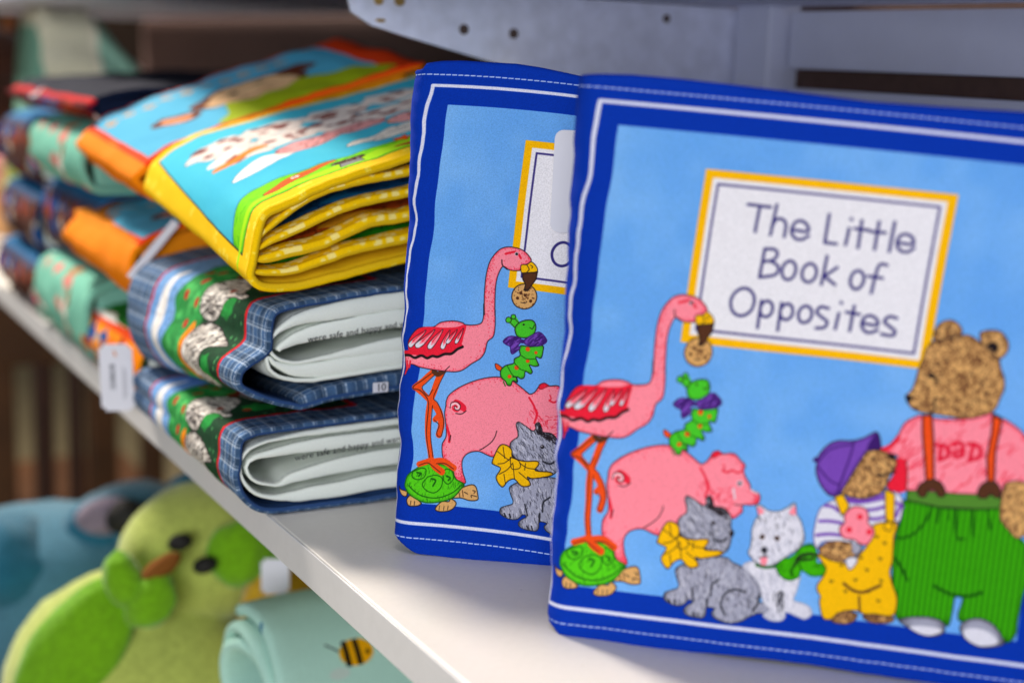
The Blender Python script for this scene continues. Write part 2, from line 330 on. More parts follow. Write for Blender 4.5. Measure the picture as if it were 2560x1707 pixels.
['f',(214,172,118),[1352,1082,1363,1107,1380,1124,1426,1139,1490,1163,1532,1148,1573,1119,1618,1087,1633,1050,1651,1014,1658,971,1650,936,1637,886,1604,861,1541,839,1473,839,1414,841,1372,842,1339,852,1317,874,1308,892,1312,903,1328,929,1335,968,1338,1007,1349,1052],1],
['e',(92,58,40),2.6,0.6],
['o',(38,30,34),0.35],
['c',(92,58,40),0.38,150],
['h',(92,58,40),0.3,1.9,330,-70,70,0],
['h',(38,30,34),0.24,1.6,80,-70,80,0],
['f',(38,30,34),[1305,900,1320,901,1336,897,1323,873,1312,883],1],
['s',(38,30,34),1.0,[1378,983,1390,994,1406,982,1412,967],1],
['f',(38,30,34),[1401,987,1400,980,1394,977,1387,979,1384,985,1385,992,1391,996,1398,994],1],
['s',(38,30,34),0.7,[1420,904,1416,884,1422,863,1413,845],1],
['s',(38,30,34),0.6,[1379,1123,1418,1135,1460,1154],1],
['h',(38,30,34),0.5,4,24,-80,20,[1506,859,1601,881,1602,848,1519,834]],
['f',(214,172,118),[1139,-16,1147,14,1185,30,1230,28,1238,15,1218,-12,1179,-22],1],
['e',(92,58,40),2.0,0.75],
['o',(38,30,34),0.3],
['h',(92,58,40),0.34,2.0,40,-80,50,0],
['h',(38,30,34),0.24,1.5,12,-80,60,0],
['f',(214,172,118),[1258,17,1285,32,1351,34,1381,28,1365,8,1300,-1],1],
['e',(92,58,40),2.0,0.75],
['o',(38,30,34),0.3],
['h',(92,58,40),0.34,2.0,40,-80,50,0],
['h',(38,30,34),0.24,1.5,12,-80,60,0],
['f',(226,224,232),[1062,438,1115,467,1175,477,1223,486,1276,504,1317,520,1348,502,1359,458,1354,406,1333,403,1264,383,1244,324,1220,299,1080,293,1050,261,1032,293,1029,338,1038,406],1],
['e',(170,170,184),1.5,0.5],
['o',(70,38,110),0.35],
['s',(128,86,176),1.3,[1143,466,1208,476,1276,501],1],
['s',(128,86,176),1.3,[1047,368,1087,373,1134,371],1],
['s',(128,86,176),1.3,[1042,313,1094,323,1145,324],1],
['s',(128,86,176),1.3,[1060,431,1091,430,1116,416],1],
['s',(128,86,176),1.3,[1225,434,1257,442,1290,456],1],
['s',(128,86,176),1.3,[1234,402,1262,404,1296,416],1],
['s',(128,86,176),1.3,[1331,477,1346,473,1357,464],1],
['s',(128,86,176),1.3,[1336,421,1347,462],1],
['s',(128,86,176),1.3,[1144,458,1199,461,1284,488],1],
['f',(236,188,24),[1259,382,1333,403,1347,384,1341,343,1347,254,1342,208,1358,160,1382,107,1380,45,1351,32,1307,34,1263,28,1240,37,1196,32,1158,15,1138,-9,1104,-8,1083,51,1085,74,1070,94,1067,117,1086,153,1094,188,1060,228,1064,241,1163,219,1188,193,1205,235,1242,296,1258,344],1],
['e',(92,58,40),1.6,0.45],
['o',(38,30,34),0.35],
['s',(38,30,34),0.45,[1115,143,1122,135,1127,143],1],
['s',(38,30,34),0.45,[1209,160,1215,152,1220,161],1],
['s',(38,30,34),0.45,[1248,205,1255,196,1259,205],1],
['s',(38,30,34),0.45,[1294,256,1301,247,1305,256],1],
['s',(38,30,34),0.45,[1303,319,1309,311,1314,319],1],
['s',(38,30,34),0.45,[1270,340,1276,332,1281,340],1],
['s',(38,30,34),0.45,[1308,170,1314,162,1318,170],1],
['s',(38,30,34),0.45,[1175,111,1182,103,1187,111],1],
['s',(38,30,34),0.45,[1263,122,1270,114,1275,122],1],
['s',(38,30,34),0.45,[1306,91,1312,83,1317,91],1],
['s',(38,30,34),0.45,[1220,249,1227,241,1231,249],1],
['s',(38,30,34),0.45,[1147,212,1153,203,1158,212],1],
['s',(92,58,40),1.1,[1171,136,1209,115,1248,112,1285,131,1313,149],1],
['s',(92,58,40),0.9,[1236,93,1246,33],1],
['f',(236,188,24),[1092,470,1124,485,1155,443,1144,413,1129,400],0],
['e',(92,58,40),1.0,0.5],
['o',(38,30,34),0.4],
['f',(236,188,24),[1281,524,1322,510,1334,399,1301,399],0],
['e',(92,58,40),1.0,0.5],
['o',(38,30,34),0.4],
['f',(236,188,24),[1331,384,1328,371,1316,364,1303,368,1297,380,1300,393,1312,400,1324,396],1],
['o',(38,30,34),0.35],
['f',(38,30,34),[1312,403,1311,398,1307,396,1302,397,1300,401,1301,406,1305,408,1309,407],1],
['f',(214,172,118),[1190,662,1234,674,1272,667,1297,663,1310,639,1309,610,1294,579,1285,544,1275,514,1244,491,1199,475,1131,481,1120,499,1156,581,1178,633],1],
['e',(92,58,40),2.0,0.75],
['o',(38,30,34),0.3],
['h',(92,58,40),0.34,2.0,173,-45,50,0],
['h',(38,30,34),0.24,1.5,52,-45,60,0],
['f',(128,86,176),[1007,599,1010,628,1038,669,1074,691,1131,698,1167,711,1202,734,1215,743,1228,736,1239,709,1243,680,1219,675,1193,664,1178,633,1156,586,1119,499,1098,473,1064,478,1024,522,1006,568],1],
['e',(70,38,110),3.0,0.75],
['o',(38,30,34),0.4],
['f',(70,38,110),[1198,699,1221,740,1237,714,1242,684,1220,674,1193,667],1],
['s',(70,38,110),0.7,[1140,697,1131,628,1113,548,1100,478],1],
['s',(70,38,110),0.6,[1013,604,1042,646,1086,671,1133,682],1],
['s',(70,38,110),0.6,[1014,580,1066,533,1107,518],1],
['f',(70,38,110),[1011,609,1009,601,1002,597,994,599,990,606,992,614,999,618,1007,616],1],
['h',(70,38,110),0.3,4,30,40,30,0],
['f',(38,30,34),[1227,641,1225,636,1221,634,1217,635,1214,639,1216,644,1220,646,1224,645],1],
['f',(38,30,34),[1271,662,1295,664,1305,648,1289,645],1],
['s',(38,30,34),0.9,[1311,598,1279,582,1248,575],1],
['f',(214,172,118),[1057,261,1092,292,1141,301,1182,299,1222,293,1214,258,1167,230,1135,218,1082,231],1],
['e',(92,58,40),2.0,0.75],
['o',(38,30,34),0.3],
['h',(92,58,40),0.34,2.0,73,-30,50,0],
['h',(38,30,34),0.24,1.5,22,-30,60,0],
['f',(246,152,166),[1140,402,1158,432,1185,445,1220,438,1235,409,1236,386,1263,361,1261,332,1242,299,1209,301,1190,312,1151,313,1131,334,1129,356,1144,375],1],
['e',(222,48,72),1.6,0.7],
['o',(38,30,34),0.35],
['f',(222,48,72),[1212,406,1210,398,1202,393,1194,396,1190,403,1192,411,1199,415,1208,413],1],
['f',(222,48,72),[1177,351,1175,342,1168,338,1159,341,1155,348,1157,356,1165,360,1173,358],1],
['f',(222,48,72),[1255,352,1252,344,1245,340,1237,342,1233,349,1235,357,1242,362,1250,359],1],
['f',(226,224,232),[1166,230,1198,246,1213,230,1188,193],1],
['e',(170,170,184),1.0,0.6],
['o',(38,30,34),0.3],
['f',(170,170,184),[1174,311,1197,300,1220,294,1216,265,1194,257,1185,284],1],
['e',(52,52,60),1.0,0.7]]
TITLE=[[[582,1577,674,1575],0],[[631,1575,628,1473],0],[[697,1587,691,1467],0],[[691,1502,706,1530,729,1532,745,1514,747,1465],1],[[777,1496,834,1495,828,1520,803,1534,779,1523,771,1490,790,1464,818,1462,840,1479],1],[[906,1570,907,1459,952,1458],0],[[991,1524,988,1459],0],[[993,1562,995,1559],0],[[1034,1559,1037,1452],0],[[1012,1526,1066,1525],0],[[1099,1562,1100,1453],0],[[1074,1521,1129,1522],0],[[1157,1567,1156,1451],0],[[1184,1489,1238,1489,1232,1514,1208,1525,1185,1514,1180,1482,1199,1458,1227,1458,1245,1475],1],[[678,1410,674,1297],0],[[678,1410,718,1411,731,1392,716,1369,679,1359],1],[[708,1365,741,1346,735,1313,674,1296],1],[[813,1335,809,1317,799,1303,785,1298,772,1303,762,1317,759,1335,763,1354,773,1367,787,1373,800,1368,810,1354,813,1335],1],[[895,1334,891,1316,880,1302,866,1297,852,1302,842,1315,839,1334,843,1352,854,1366,868,1371,881,1366,891,1353,895,1334],1],[[925,1407,921,1294],0],[[971,1367,927,1327,973,1299],0],[[1080,1327,1076,1309,1067,1295,1054,1290,1041,1295,1032,1308,1029,1326,1032,1344,1042,1358,1055,1363,1067,1358,1077,1345,1080,1327],1],[[1157,1397,1134,1398,1123,1374,1116,1282],1],[[1094,1346,1148,1344],0],[[669,1193,662,1166,644,1146,620,1138,596,1145,580,1165,574,1193,582,1220,600,1240,624,1248,647,1240,664,1220,669,1193],1],[[696,1205,697,1098],0],[[746,1175,742,1159,733,1148,720,1144,707,1148,699,1159,696,1175,700,1191,709,1202,722,1207,734,1202,743,1191,746,1175],1],[[777,1204,778,1097],0],[[827,1172,824,1157,814,1145,802,1141,789,1145,780,1156,777,1172,781,1188,791,1199,803,1204,816,1199,824,1188,827,1172],1],[[903,1170,899,1154,889,1142,875,1137,862,1141,853,1154,850,1170,854,1187,864,1199,877,1203,890,1199,899,1187,903,1170],1],[[963,1203,933,1206,920,1184,943,1166,966,1150,958,1127,927,1121],1],[[1006,1188,1001,1126],0],[[1008,1232,1010,1229],0],[[1060,1223,1058,1125],0],[[1034,1196,1085,1193],0],[[1105,1160,1158,1159,1151,1183,1125,1193,1104,1179,1100,1151,1119,1128,1143,1129,1162,1141],1],[[1228,1195,1199,1198,1183,1177,1205,1160,1228,1144,1221,1125,1180,1126],1]]

# ---------- a small painter: printed cloth patterns are drawn into arrays by code ----------
class Canvas:
    def __init__(s,w_mm,h_mm,ppm,x0=0,y0=0,bg=(255,255,255)):
        s.k=ppm; s.W=int(w_mm*ppm); s.H=int(h_mm*ppm); s.x0=x0; s.y0=y0
        s.a=np.zeros((s.H,s.W,3),np.float32); s.a[:]=bg; s.rs=np.random.RandomState(5); s.m=None; s.box=None; s.poly=None
    def pt(s,p):
        p=np.asarray(p,float).reshape(-1,2); return np.stack([(p[:,0]-s.x0)*s.k,(p[:,1]-s.y0)*s.k],1)
    @staticmethod
    def smooth(p,closed,n=6):
        if len(p)<3: return p
        q=np.concatenate([p[-1:],p,p[:2]]) if closed else np.concatenate([2*p[:1]-p[1:2],p,2*p[-1:]-p[-2:-1]])
        a,b,c,d=q[:-3],q[1:-2],q[2:-1],q[3:]; t=np.linspace(0,1,n,endpoint=False)[None,:,None]
        a,b,c,d=[v[:,None,:] for v in (a,b,c,d)]
        r=.5*(2*b+(c-a)*t+(2*a-5*b+4*c-d)*t*t+(3*b-a-3*c+d)*t**3); r=r.reshape(-1,2)
        return r if closed else np.concatenate([r,p[-1:]])
    def mask(s,p):
        x0=max(int(p[:,0].min())-2,0);x1=min(int(p[:,0].max())+3,s.W);y0=max(int(p[:,1].min())-2,0);y1=min(int(p[:,1].max())+3,s.H)
        if x1<=x0 or y1<=y0: return None,None
        m=np.zeros((y1-y0,x1-x0),np.float32); q=np.roll(p,-1,0)
        for iy in range(y0,y1):
            for sb in (.125,.375,.625,.875):
                y=iy+sb; c=(p[:,1]<=y)!=(q[:,1]<=y)
                if not c.any(): continue
                xs=np.sort(p[c,0]+(y-p[c,1])/(q[c,1]-p[c,1])*(q[c,0]-p[c,0]))-x0
                for a,b in zip(xs[::2],xs[1::2]):
                    a=max(a,0.);b=min(b,m.shape[1]-.001)
                    if b<=a: continue
                    ia,ib=int(a),int(b); r=m[iy-y0]
                    if ia==ib: r[ia]+=.25*(b-a)
                    else:
                        r[ia]+=.25*(ia+1-a); r[ia+1:ib]+=.25; r[ib]+=.25*(b-ib)
        return np.clip(m,0,1),(x0,x1,y0,y1)
    def blend(s,m,box,col):
        x0,x1,y0,y1=box; v=s.a[y0:y1,x0:x1]; v+=(np.array(col,np.float32)-v)*m[...,None]
    def fill(s,pts,col,sm=0):
        p=s.pt(pts)
        if sm: p=s.smooth(p,True)
        m,b=s.mask(p)
        s.m,s.box,s.poly=m,b,p
        if m is not None: s.blend(m,b,col)
    def rect(s,x0,y0,x1,y1,col): s.fill([x0,y0,x1,y0,x1,y1,x0,y1],col)
    def line(s,p,w,col,clip=None,alpha=1.):
        # p in pixels
        r=w/2; x0=max(int(p[:,0].min()-r)-1,0);x1=min(int(p[:,0].max()+r)+2,s.W);y0=max(int(p[:,1].min()-r)-1,0);y1=min(int(p[:,1].max()+r)+2,s.H)
        if x1<=x0 or y1<=y0: return
        Y,X=np.mgrid[y0:y1,x0:x1].astype(np.float32); X+=.5;Y+=.5; d=np.full(X.shape,1e9,np.float32)
        for (ax,ay),(bx,by) in zip(p[:-1],p[1:]):
            dx,dy=bx-ax,by-ay; L=dx*dx+dy*dy+1e-9
            if X.size>20000:
                i0=max(int(min(ax,bx)-r)-2-x0,0);i1=max(int(max(ax,bx)+r)+3-x0,0);j0=max(int(min(ay,by)-r)-2-y0,0);j1=max(int(max(ay,by)+r)+3-y0,0)
            else: i0=j0=0;i1,j1=X.shape[1],X.shape[0]
            xs=X[j0:j1,i0:i1]-ax;ys=Y[j0:j1,i0:i1]-ay
            if xs.size==0: continue
            t=np.clip((xs*dx+ys*dy)/L,0,1); dd=np.hypot(xs-t*dx,ys-t*dy); d[j0:j1,i0:i1]=np.minimum(d[j0:j1,i0:i1],dd)
        m=np.clip(r+.5-d,0,1)*min(1.,w)*alpha
        if clip is not None:
            cm,(cx0,cx1,cy0,cy1)=clip; f=np.zeros_like(m)
            ax0,ax1,ay0,ay1=max(x0,cx0),min(x1,cx1),max(y0,cy0),min(y1,cy1)
            if ax1<=ax0 or ay1<=ay0: return
            f[ay0-y0:ay1-y0,ax0-x0:ax1-x0]=cm[ay0-cy0:ay1-cy0,ax0-cx0:ax1-cx0]; m=m*f
        s.blend(m,(x0,x1,y0,y1),col)
    def stroke(s,pts,w,col,sm=1,alpha=1.):
        p=s.pt(pts)
        if sm: p=s.smooth(p,False)
        s.line(p,w*s.k,col,None,alpha)
    @staticmethod
    def blur(m,r):
        r=max(int(r),1)
        for _ in range(2):
            for ax in (0,1):
                q=np.pad(m,[(r+1,r) if i==ax else (0,0) for i in (0,1)]); c=np.cumsum(q,ax)
                m=(c[2*r+1:]-c[:-2*r-1])/(2*r+1) if ax==0 else (c[:,2*r+1:]-c[:,:-2*r-1])/(2*r+1)
        return m
    def noise(s,shape,cell,seed=0):
        rs=np.random.RandomState(seed); h=int(shape[0]/cell)+3; w=int(shape[1]/cell)+3; g=rs.rand(h,w).astype(np.float32)
        yy=np.arange(shape[0])/cell; xx=np.arange(shape[1])/cell; iy=yy.astype(int);ix=xx.astype(int);fy=(yy-iy)[:,None];fx=(xx-ix)[None]
        fy=fy*fy*(3-2*fy);fx=fx*fx*(3-2*fx); a=g[iy][:,ix];b=g[iy][:,ix+1];c=g[iy+1][:,ix];d=g[iy+1][:,ix+1]
        return a*(1-fy)*(1-fx)+b*(1-fy)*fx+c*fy*(1-fx)+d*fy*fx
    def rnd_in(s,n,cm):
        w=cm.ravel(); tot=w.sum()
        if tot<=0: return np.zeros((0,2))
        i=s.rs.choice(len(w),n,p=w/tot); return np.stack([i%cm.shape[1],i//cm.shape[1]],1)+s.rs.rand(n,2)
    def run(s,ops):
        for o in ops:
            t=o[0]
            if t=='f': s.fill(np.array(o[2])/10.,o[1],o[3])
            elif t=='s': s.stroke(np.array(o[3])/10.,o[2],o[1],o[4])
            elif s.m is None: continue
            elif t=='o': s.line(np.concatenate([s.poly,s.poly[:1]]),o[2]*s.k,o[1])
            elif t=='e':
                pd=int(o[2]*s.k)+2; b=s.blur(np.pad(s.m,pd),o[2]*s.k*.8)[pd:-pd,pd:-pd]
                n=.6+.8*s.noise(s.m.shape,1.1*s.k,3); s.blend(np.clip(s.m*(1-b)*2.-.45,0,1)*o[3]*n.clip(0,1.2),s.box,o[1])
            elif t=='h':
                col,w,ln,n,ang,jit=o[1:7]; cm,bx=s.m,s.box
                if o[7]:
                    cm,bx=s.mask(s.smooth(s.pt(np.array(o[7])/10.),True))
                    if cm is None: continue
                for x,y in s.rnd_in(n,cm):
                    th=np.radians(ang+s.rs.uniform(-jit,jit)); l=ln*s.k*s.rs.uniform(.5,1.2); c=s.rs.uniform(-.5,.5)
                    d=np.array([np.cos(th),np.sin(th)]);q=np.array([-d[1],d[0]])
                    b=np.array([x+bx[0],y+bx[2]]); s.line(np.array([b-d*l/2,b+q*c*l*.35,b+d*l/2]),w*s.k,col,(s.m,s.box),s.rs.uniform(.45,1))
            elif t=='c':
                for x,y in s.rnd_in(o[3],s.m):
                    r=s.k*s.rs.uniform(.7,1.5); a0=s.rs.uniform(0,6.3); a=np.linspace(a0,a0+s.rs.uniform(2.5,4.5),7)
                    s.line(np.stack([x+s.box[0]+r*np.cos(a),y+s.box[2]+r*np.sin(a)],1),o[2]*s.k,o[1],(s.m,s.box),.8)
            elif t=='d':
                cm=s.m
                if o[4]:
                    pd=int(5*s.k)+3; b=s.blur(np.pad(s.m,pd),4*s.k)[pd:-pd,pd:-pd]; cm=s.m*(1-b)**3+1e-4*s.m
                for x,y in s.rnd_in(o[3],cm):
                    b=np.array([x+s.box[0],y+s.box[2]]); s.line(np.array([b,b+s.rs.uniform(-1,1,2)]),o[2]*2*s.k*s.rs.uniform(.6,1.3),o[1],(s.m,s.box),.8)
            elif t=='v':
                X=np.arange(s.m.shape[1]); v=.5+.5*np.cos(2*np.pi*(X+s.box[0])/(o[2]*s.k)); s.blend(s.m*(v[None]**2)*o[3],s.box,o[1])
    def flip_rgba(s):
        a=np.ones((s.H,s.W,4),np.float32); a[...,:3]=np.clip(s.a,0,255)/255.; return a   # row 0 = bottom (y up)

def cover_print(ppm=6.):
    c=Canvas(250,240,ppm,-34,-28,(6,62,162))
    # watercolour sky panel with white ruled border
    for w,seg in ((1.5,[-9,-9,193,-9,193,193,-9,193,-9,-9]),): c.stroke(seg,w,(222,222,238),0)
    c.fill([0,0,184,0,184,184,0,184],(124,176,230))
    n=.6*c.noise(c.m.shape,26*ppm,7)+.4*c.noise(c.m.shape,9*ppm,8); c.blend(c.m*np.clip((n-.42)*2.2,0,1)*.5,c.box,(150,194,238)); c.blend(c.m*np.clip((.5-n)*2.2,0,1)*.35,c.box,(100,158,222))
    c.rect(39,101,137,170,(238,186,14)); c.rect(42.4,104.2,133.6,166.8,(236,234,238))
    c.stroke([44.8,106.6,131.2,106.6,131.2,164.4,44.8,164.4,44.8,106.6],.95,(74,66,128),0)
    for p,sm in TITLE: c.stroke(np.array(p)/10.,1.25,(66,60,122),sm)
    c.run(ART)
    # stitched hems
    for v in (198.3,-15.6):
        x=-33.
        while x<214: c.stroke([x,v,x+2.0,v+.06],.55,(196,206,238),0); x+=3.
    return c

# ------------------------------------------------------------------ materials
def lin(c):
    return tuple(((v/255.)/12.92 if v/255.<=.04045 else ((v/255.+.055)/1.055)**2.4) for v in c)+(1,)
def base_mat(name, rough=.85, sheen=0.):
    m=bpy.data.materials.new(name); m.use_nodes=True; b=m.node_tree.nodes['Principled BSDF']
    b.inputs['Roughness'].default_value=rough; b.inputs['Specular IOR Level'].default_value=.12
    if sheen: b.inputs['Sheen Weight'].default_value=sheen
    return m,m.node_tree,b
def weave(nt,b,scale=2600.,strength=.25,dist=.0003,coord='Object',extra=70.):
    tc=nt.nodes.new('ShaderNodeTexCoord'); n=nt.nodes.new('ShaderNodeTexNoise'); n.inputs['Scale'].default_value=scale; n.inputs['Detail'].default_value=2
    n2=nt.nodes.new('ShaderNodeTexNoise'); n2.inputs['Scale'].default_value=extra; n2.inputs['Detail'].default_value=3
    nt.links.new(tc.outputs[coord],n.inputs['Vector']); nt.links.new(tc.outputs[coord],n2.inputs['Vector'])
    b1=nt.nodes.new('ShaderNodeBump'); b1.inputs['Strength'].default_value=strength; b1.inputs['Distance'].default_value=dist
    b2=nt.nodes.new('ShaderNodeBump'); b2.inputs['Strength'].default_value=.16; b2.inputs['Distance'].default_value=.002
    nt.links.new(n.outputs['Fac'],b1.inputs['Height']); nt.links.new(n2.outputs['Fac'],b2.inputs['Height'])
    nt.links.new(b2.outputs['Normal'],b1.inputs['Normal']); nt.links.new(b1.outputs['Normal'],b.inputs['Normal'])
    return n
def mottled(nt,b,src,noise_node,amt=.1):
    # thread-to-thread colour variation
    mx=nt.nodes.new('ShaderNodeMix'); mx.data_type='RGBA'; mx.blend_type='MULTIPLY'; mx.inputs['Factor'].default_value=1
    cr=nt.nodes.new('ShaderNodeMapRange'); cr.inputs['From Min'].default_value=.3; cr.inputs['From Max'].default_value=.7; cr.inputs['To Min'].default_value=1-amt; cr.inputs['To Max'].default_value=1+amt
    nt.links.new(noise_node.outputs['Fac'],cr.inputs['Value'])
    cb=nt.nodes.new('ShaderNodeCombineColor')
    for i in range(3): nt.links.new(cr.outputs['Result'],cb.inputs[i])
    nt.links.new(cb.outputs['Color'],mx.inputs['B'])
    if hasattr(src,'links'): nt.links.new(src,mx.inputs['A'])
    else: mx.inputs['A'].default_value=src
    nt.links.new(mx.outputs['Result'],b.inputs['Base Color'])
def cloth(name,col,rough=.9,amt=.1,scale=2600.,strength=.25,extra=70.,sheen=0.):
    m,nt,b=base_mat(name,rough,sheen); n=weave(nt,b,scale,strength,extra=extra); mottled(nt,b,lin(col),n,amt); return m
def printed(name,canvas,rough=.88,amt=.1,extra=70.):
    img=bpy.data.images.new(name,canvas.W,canvas.H); px_=canvas.flip_rgba(); g_=px_[...,:3].mean(2,keepdims=True); px_[...,:3]=np.clip(g_+(px_[...,:3]-g_)*1.14,0,1)**1.12; img.pixels.foreach_set(px_.ravel()); img.update(); img.pack()
    m,nt,b=base_mat(name,rough); t=nt.nodes.new('ShaderNodeTexImage'); t.image=img; t.extension='EXTEND'; t.interpolation='Cubic'
    n=weave(nt,b,1700.,.4,.0004,extra=extra); mottled(nt,b,t.outputs['Color'],n,amt)
    m['x0']=canvas.x0; m['y0']=canvas.y0; m['w']=canvas.W/canvas.k; m['h']=canvas.H/canvas.k; return m
def plain(name,col,rough=.5,spec=.4,nscale=40.,namt=.06,bump=0.):
    m,nt,b=base_mat(name,rough); b.inputs['Specular IOR Level'].default_value=spec
    tc=nt.nodes.new('ShaderNodeTexCoord'); n=nt.nodes.new('ShaderNodeTexNoise'); n.inputs['Scale'].default_value=nscale; n.inputs['Detail'].default_value=4
    nt.links.new(tc.outputs['Object'],n.inputs['Vector']); mottled(nt,b,lin(col),n,namt)
    if bump:
        bp=nt.nodes.new('ShaderNodeBump'); bp.inputs['Strength'].default_value=bump; bp.inputs['Distance'].default_value=.001
        nt.links.new(n.outputs['Fac'],bp.inputs['Height']); nt.links.new(bp.outputs['Normal'],b.inputs['Normal'])
    return m

# ------------------------------------------------------------------ object helpers
COL=sc.collection
def empty(name,loc,label,cat,group=None):
    o=bpy.data.objects.new(name,None); COL.objects.link(o); o.location=loc; o.empty_display_size=.02
    o['label']=label; o['category']=cat
    if group: o['group']=group
    return o
def mesh_obj(name,verts,faces,mats,parent=None,uvs=None,slots=None,smooth=True,label=None):
    me=bpy.data.meshes.new(name); me.from_pydata([tuple(v) for v in verts],[],faces)
    for m in (mats if isinstance(mats,(list,tuple)) else [mats]): me.materials.append(m)
    if uvs is not None:
        ul=me.uv_layers.new(name='UVMap'); li=np.zeros(len(me.loops),np.int32); me.loops.foreach_get('vertex_index',li)
        ul.data.foreach_set('uv',np.asarray(uvs,np.float32)[li].ravel())
    if slots is not None: me.polygons.foreach_set('material_index',np.asarray(slots,np.int32))
    me.polygons.foreach_set('use_smooth',[smooth]*len(me.polygons))
    bm=bmesh.new(); bm.from_mesh(me); bmesh.ops.recalc_face_normals(bm,faces=bm.faces); bm.to_mesh(me); bm.free()
    me.update(); o=bpy.data.objects.new(name,me); COL.objects.link(o)
    if parent is not None:
        o.parent=parent; o.matrix_parent_inverse=Matrix.Translation(-Vector(parent.location))
    if label: o['label']=label
    return o
def from_bm(name,bm,mats,parent=None,smooth=False,label=None):
    me=bpy.data.meshes.new(name); bmesh.ops.recalc_face_normals(bm,faces=bm.faces); bm.to_mesh(me); bm.free()
    for m in (mats if isinstance(mats,(list,tuple)) else [mats]): me.materials.append(m)
    me.polygons.foreach_set('use_smooth',[smooth]*len(me.polygons)); o=bpy.data.objects.new(name,me); COL.objects.link(o)
    if parent is not None:
        o.parent=parent; o.matrix_parent_inverse=Matrix.Translation(-Vector(parent.location))
    if label: o['label']=label
    return o
def box_bm(x0,x1,y0,y1,z0,z1,bev=0.,seg=2):
    bm=bmesh.new(); bmesh.ops.create_cube(bm,size=1)
    for v in bm.verts: v.co=Vector(((x0+x1)/2+v.co.x*(x1-x0),(y0+y1)/2+v.co.y*(y1-y0),(z0+z1)/2+v.co.z*(z1-z0)))
    if bev: bmesh.ops.bevel(bm,geom=list(bm.edges),offset=bev,segments=seg,affect='EDGES',profile=.5)
    return bm
def fbm(x,y,z,s): return mnoise.noise(Vector((x*s,y*s,z*s)))

# ================================================================== THE SHELVING
white=plain('white_laminate',(226,222,216),.38,.4,300.,.02)
def speckle(m,scale,thr,col):
    nt=m.node_tree; b=nt.nodes['Principled BSDF']; src=b.inputs['Base Color'].links[0].from_socket
    tc=nt.nodes.new('ShaderNodeTexCoord'); v=nt.nodes.new('ShaderNodeTexVoronoi'); v.inputs['Scale'].default_value=scale; v.inputs['Randomness'].default_value=1
    n=nt.nodes.new('ShaderNodeTexNoise'); n.inputs['Scale'].default_value=scale*.23
    lt=nt.nodes.new('ShaderNodeMath'); lt.operation='LESS_THAN'; mu=nt.nodes.new('ShaderNodeMath'); mu.operation='MULTIPLY'; mu.inputs[1].default_value=thr
    nt.links.new(tc.outputs['Object'],v.inputs['Vector']); nt.links.new(tc.outputs['Object'],n.inputs['Vector']); nt.links.new(n.outputs['Fac'],mu.inputs[0]); nt.links.new(v.outputs['Distance'],lt.inputs[0]); nt.links.new(mu.outputs[0],lt.inputs[1])
    sc_=nt.nodes.new('ShaderNodeMath'); sc_.operation='MULTIPLY'; sc_.inputs[1].default_value=.55; nt.links.new(lt.outputs[0],sc_.inputs[0])
    mx=nt.nodes.new('ShaderNodeMix'); mx.data_type='RGBA'; mx.inputs['B'].default_value=lin(col); nt.links.new(sc_.outputs[0],mx.inputs['Factor']); nt.links.new(src,mx.inputs['A']); nt.links.new(mx.outputs['Result'],b.inputs['Base Color'])
speckle(white,75.,.055,(150,140,128))
edge_m=plain('white_edge_band',(214,214,216),.35,.4,200.,.02)
paint=plain('white_enamel',(206,211,236),.38,.5,25.,.05)
scuff=plain('white_enamel_scuffed',(216,221,246),.3,.6,90.,.1,.25)
brown=plain('brown_hardboard',(88,68,64),.8,.2,140.,.1)
brass=plain('brass',(150,120,60),.35,.6,80.,.2); dark=plain('dark_hole',(86,72,70),.9,.1)
YA,YB=-.35,2.3; XF=.2325; XB=.600
unit=empty('shelving_unit',(XF,.8,0),'white laminate shop shelving with a metal bracket under its upper shelf, holding the cloth books','shelving')
from_bm('shelf_board',box_bm(XF+.0012,XB-.002,YA,YB,-.018,0,.0008),white,unit)
from_bm('edge_band',box_bm(XF,XF+.0011,YA,YB,-.0178,-.0003,.0004),edge_m,unit)
from_bm('shelf_board',box_bm(.268,XB-.002,YA,YB,.2665,.286,.001),paint,unit,label='upper shelf board seen from below')
from_bm('shelf_board',box_bm(.205,XB-.002,YA,1.36,-.262,-.244,.001),white,unit,label='lower shelf board with plush toys')
from_bm('back_panel',box_bm(XB+.012,XB+.018,.70,YB,-.018,.6),brown,unit)
from_bm('back_panel',box_bm(XB+.0125,XB+.0175,YA,.70,-.30,.6),brown,unit)
from_bm('metal_panel',box_bm(XB+.001,XB+.011,YA,.718,.2285,.264,.0012),paint,unit)
from_bm('metal_panel',box_bm(XB+.001,XB+.011,YA,.718,.03,.2165,.0012),paint,unit)
from_bm('upright',box_bm(XB-.012,XB+.016,.722,.757,-.9,.6,.002),paint,unit)
# bracket: a tapering plate with punched holes
bp=[(.316,.2655),(.3205,.2500),(.333,.2432),(.352,.2385),(.415,.2245),(.470,.2130),(.540,.2010),(XB+.008,.1920),(XB+.008,.2655)]
bm=bmesh.new(); f=bm.faces.new([bm.verts.new((x,.7600,z)) for x,z in bp]); r=bmesh.ops.extrude_face_region(bm,geom=[f])
for v in [g for g in r['geom'] if isinstance(g,bmesh.types.BMVert)]: v.co.y+=.003
br=from_bm('bracket',bm,scuff,unit)
def disc(cx,cy,cz,r,n=20,depth=.0006,sy=1.):
    bm=bmesh.new(); a=[bm.verts.new((cx+r*math.cos(i*6.2832/n),cy,cz+r*sy*math.sin(i*6.2832/n))) for i in range(n)]
    f=bm.faces.new(a); r_=bmesh.ops.extrude_face_region(bm,geom=[f])
    for v in [g for g in r_['geom'] if isinstance(g,bmesh.types.BMVert)]: v.co.y+=depth
    return bm
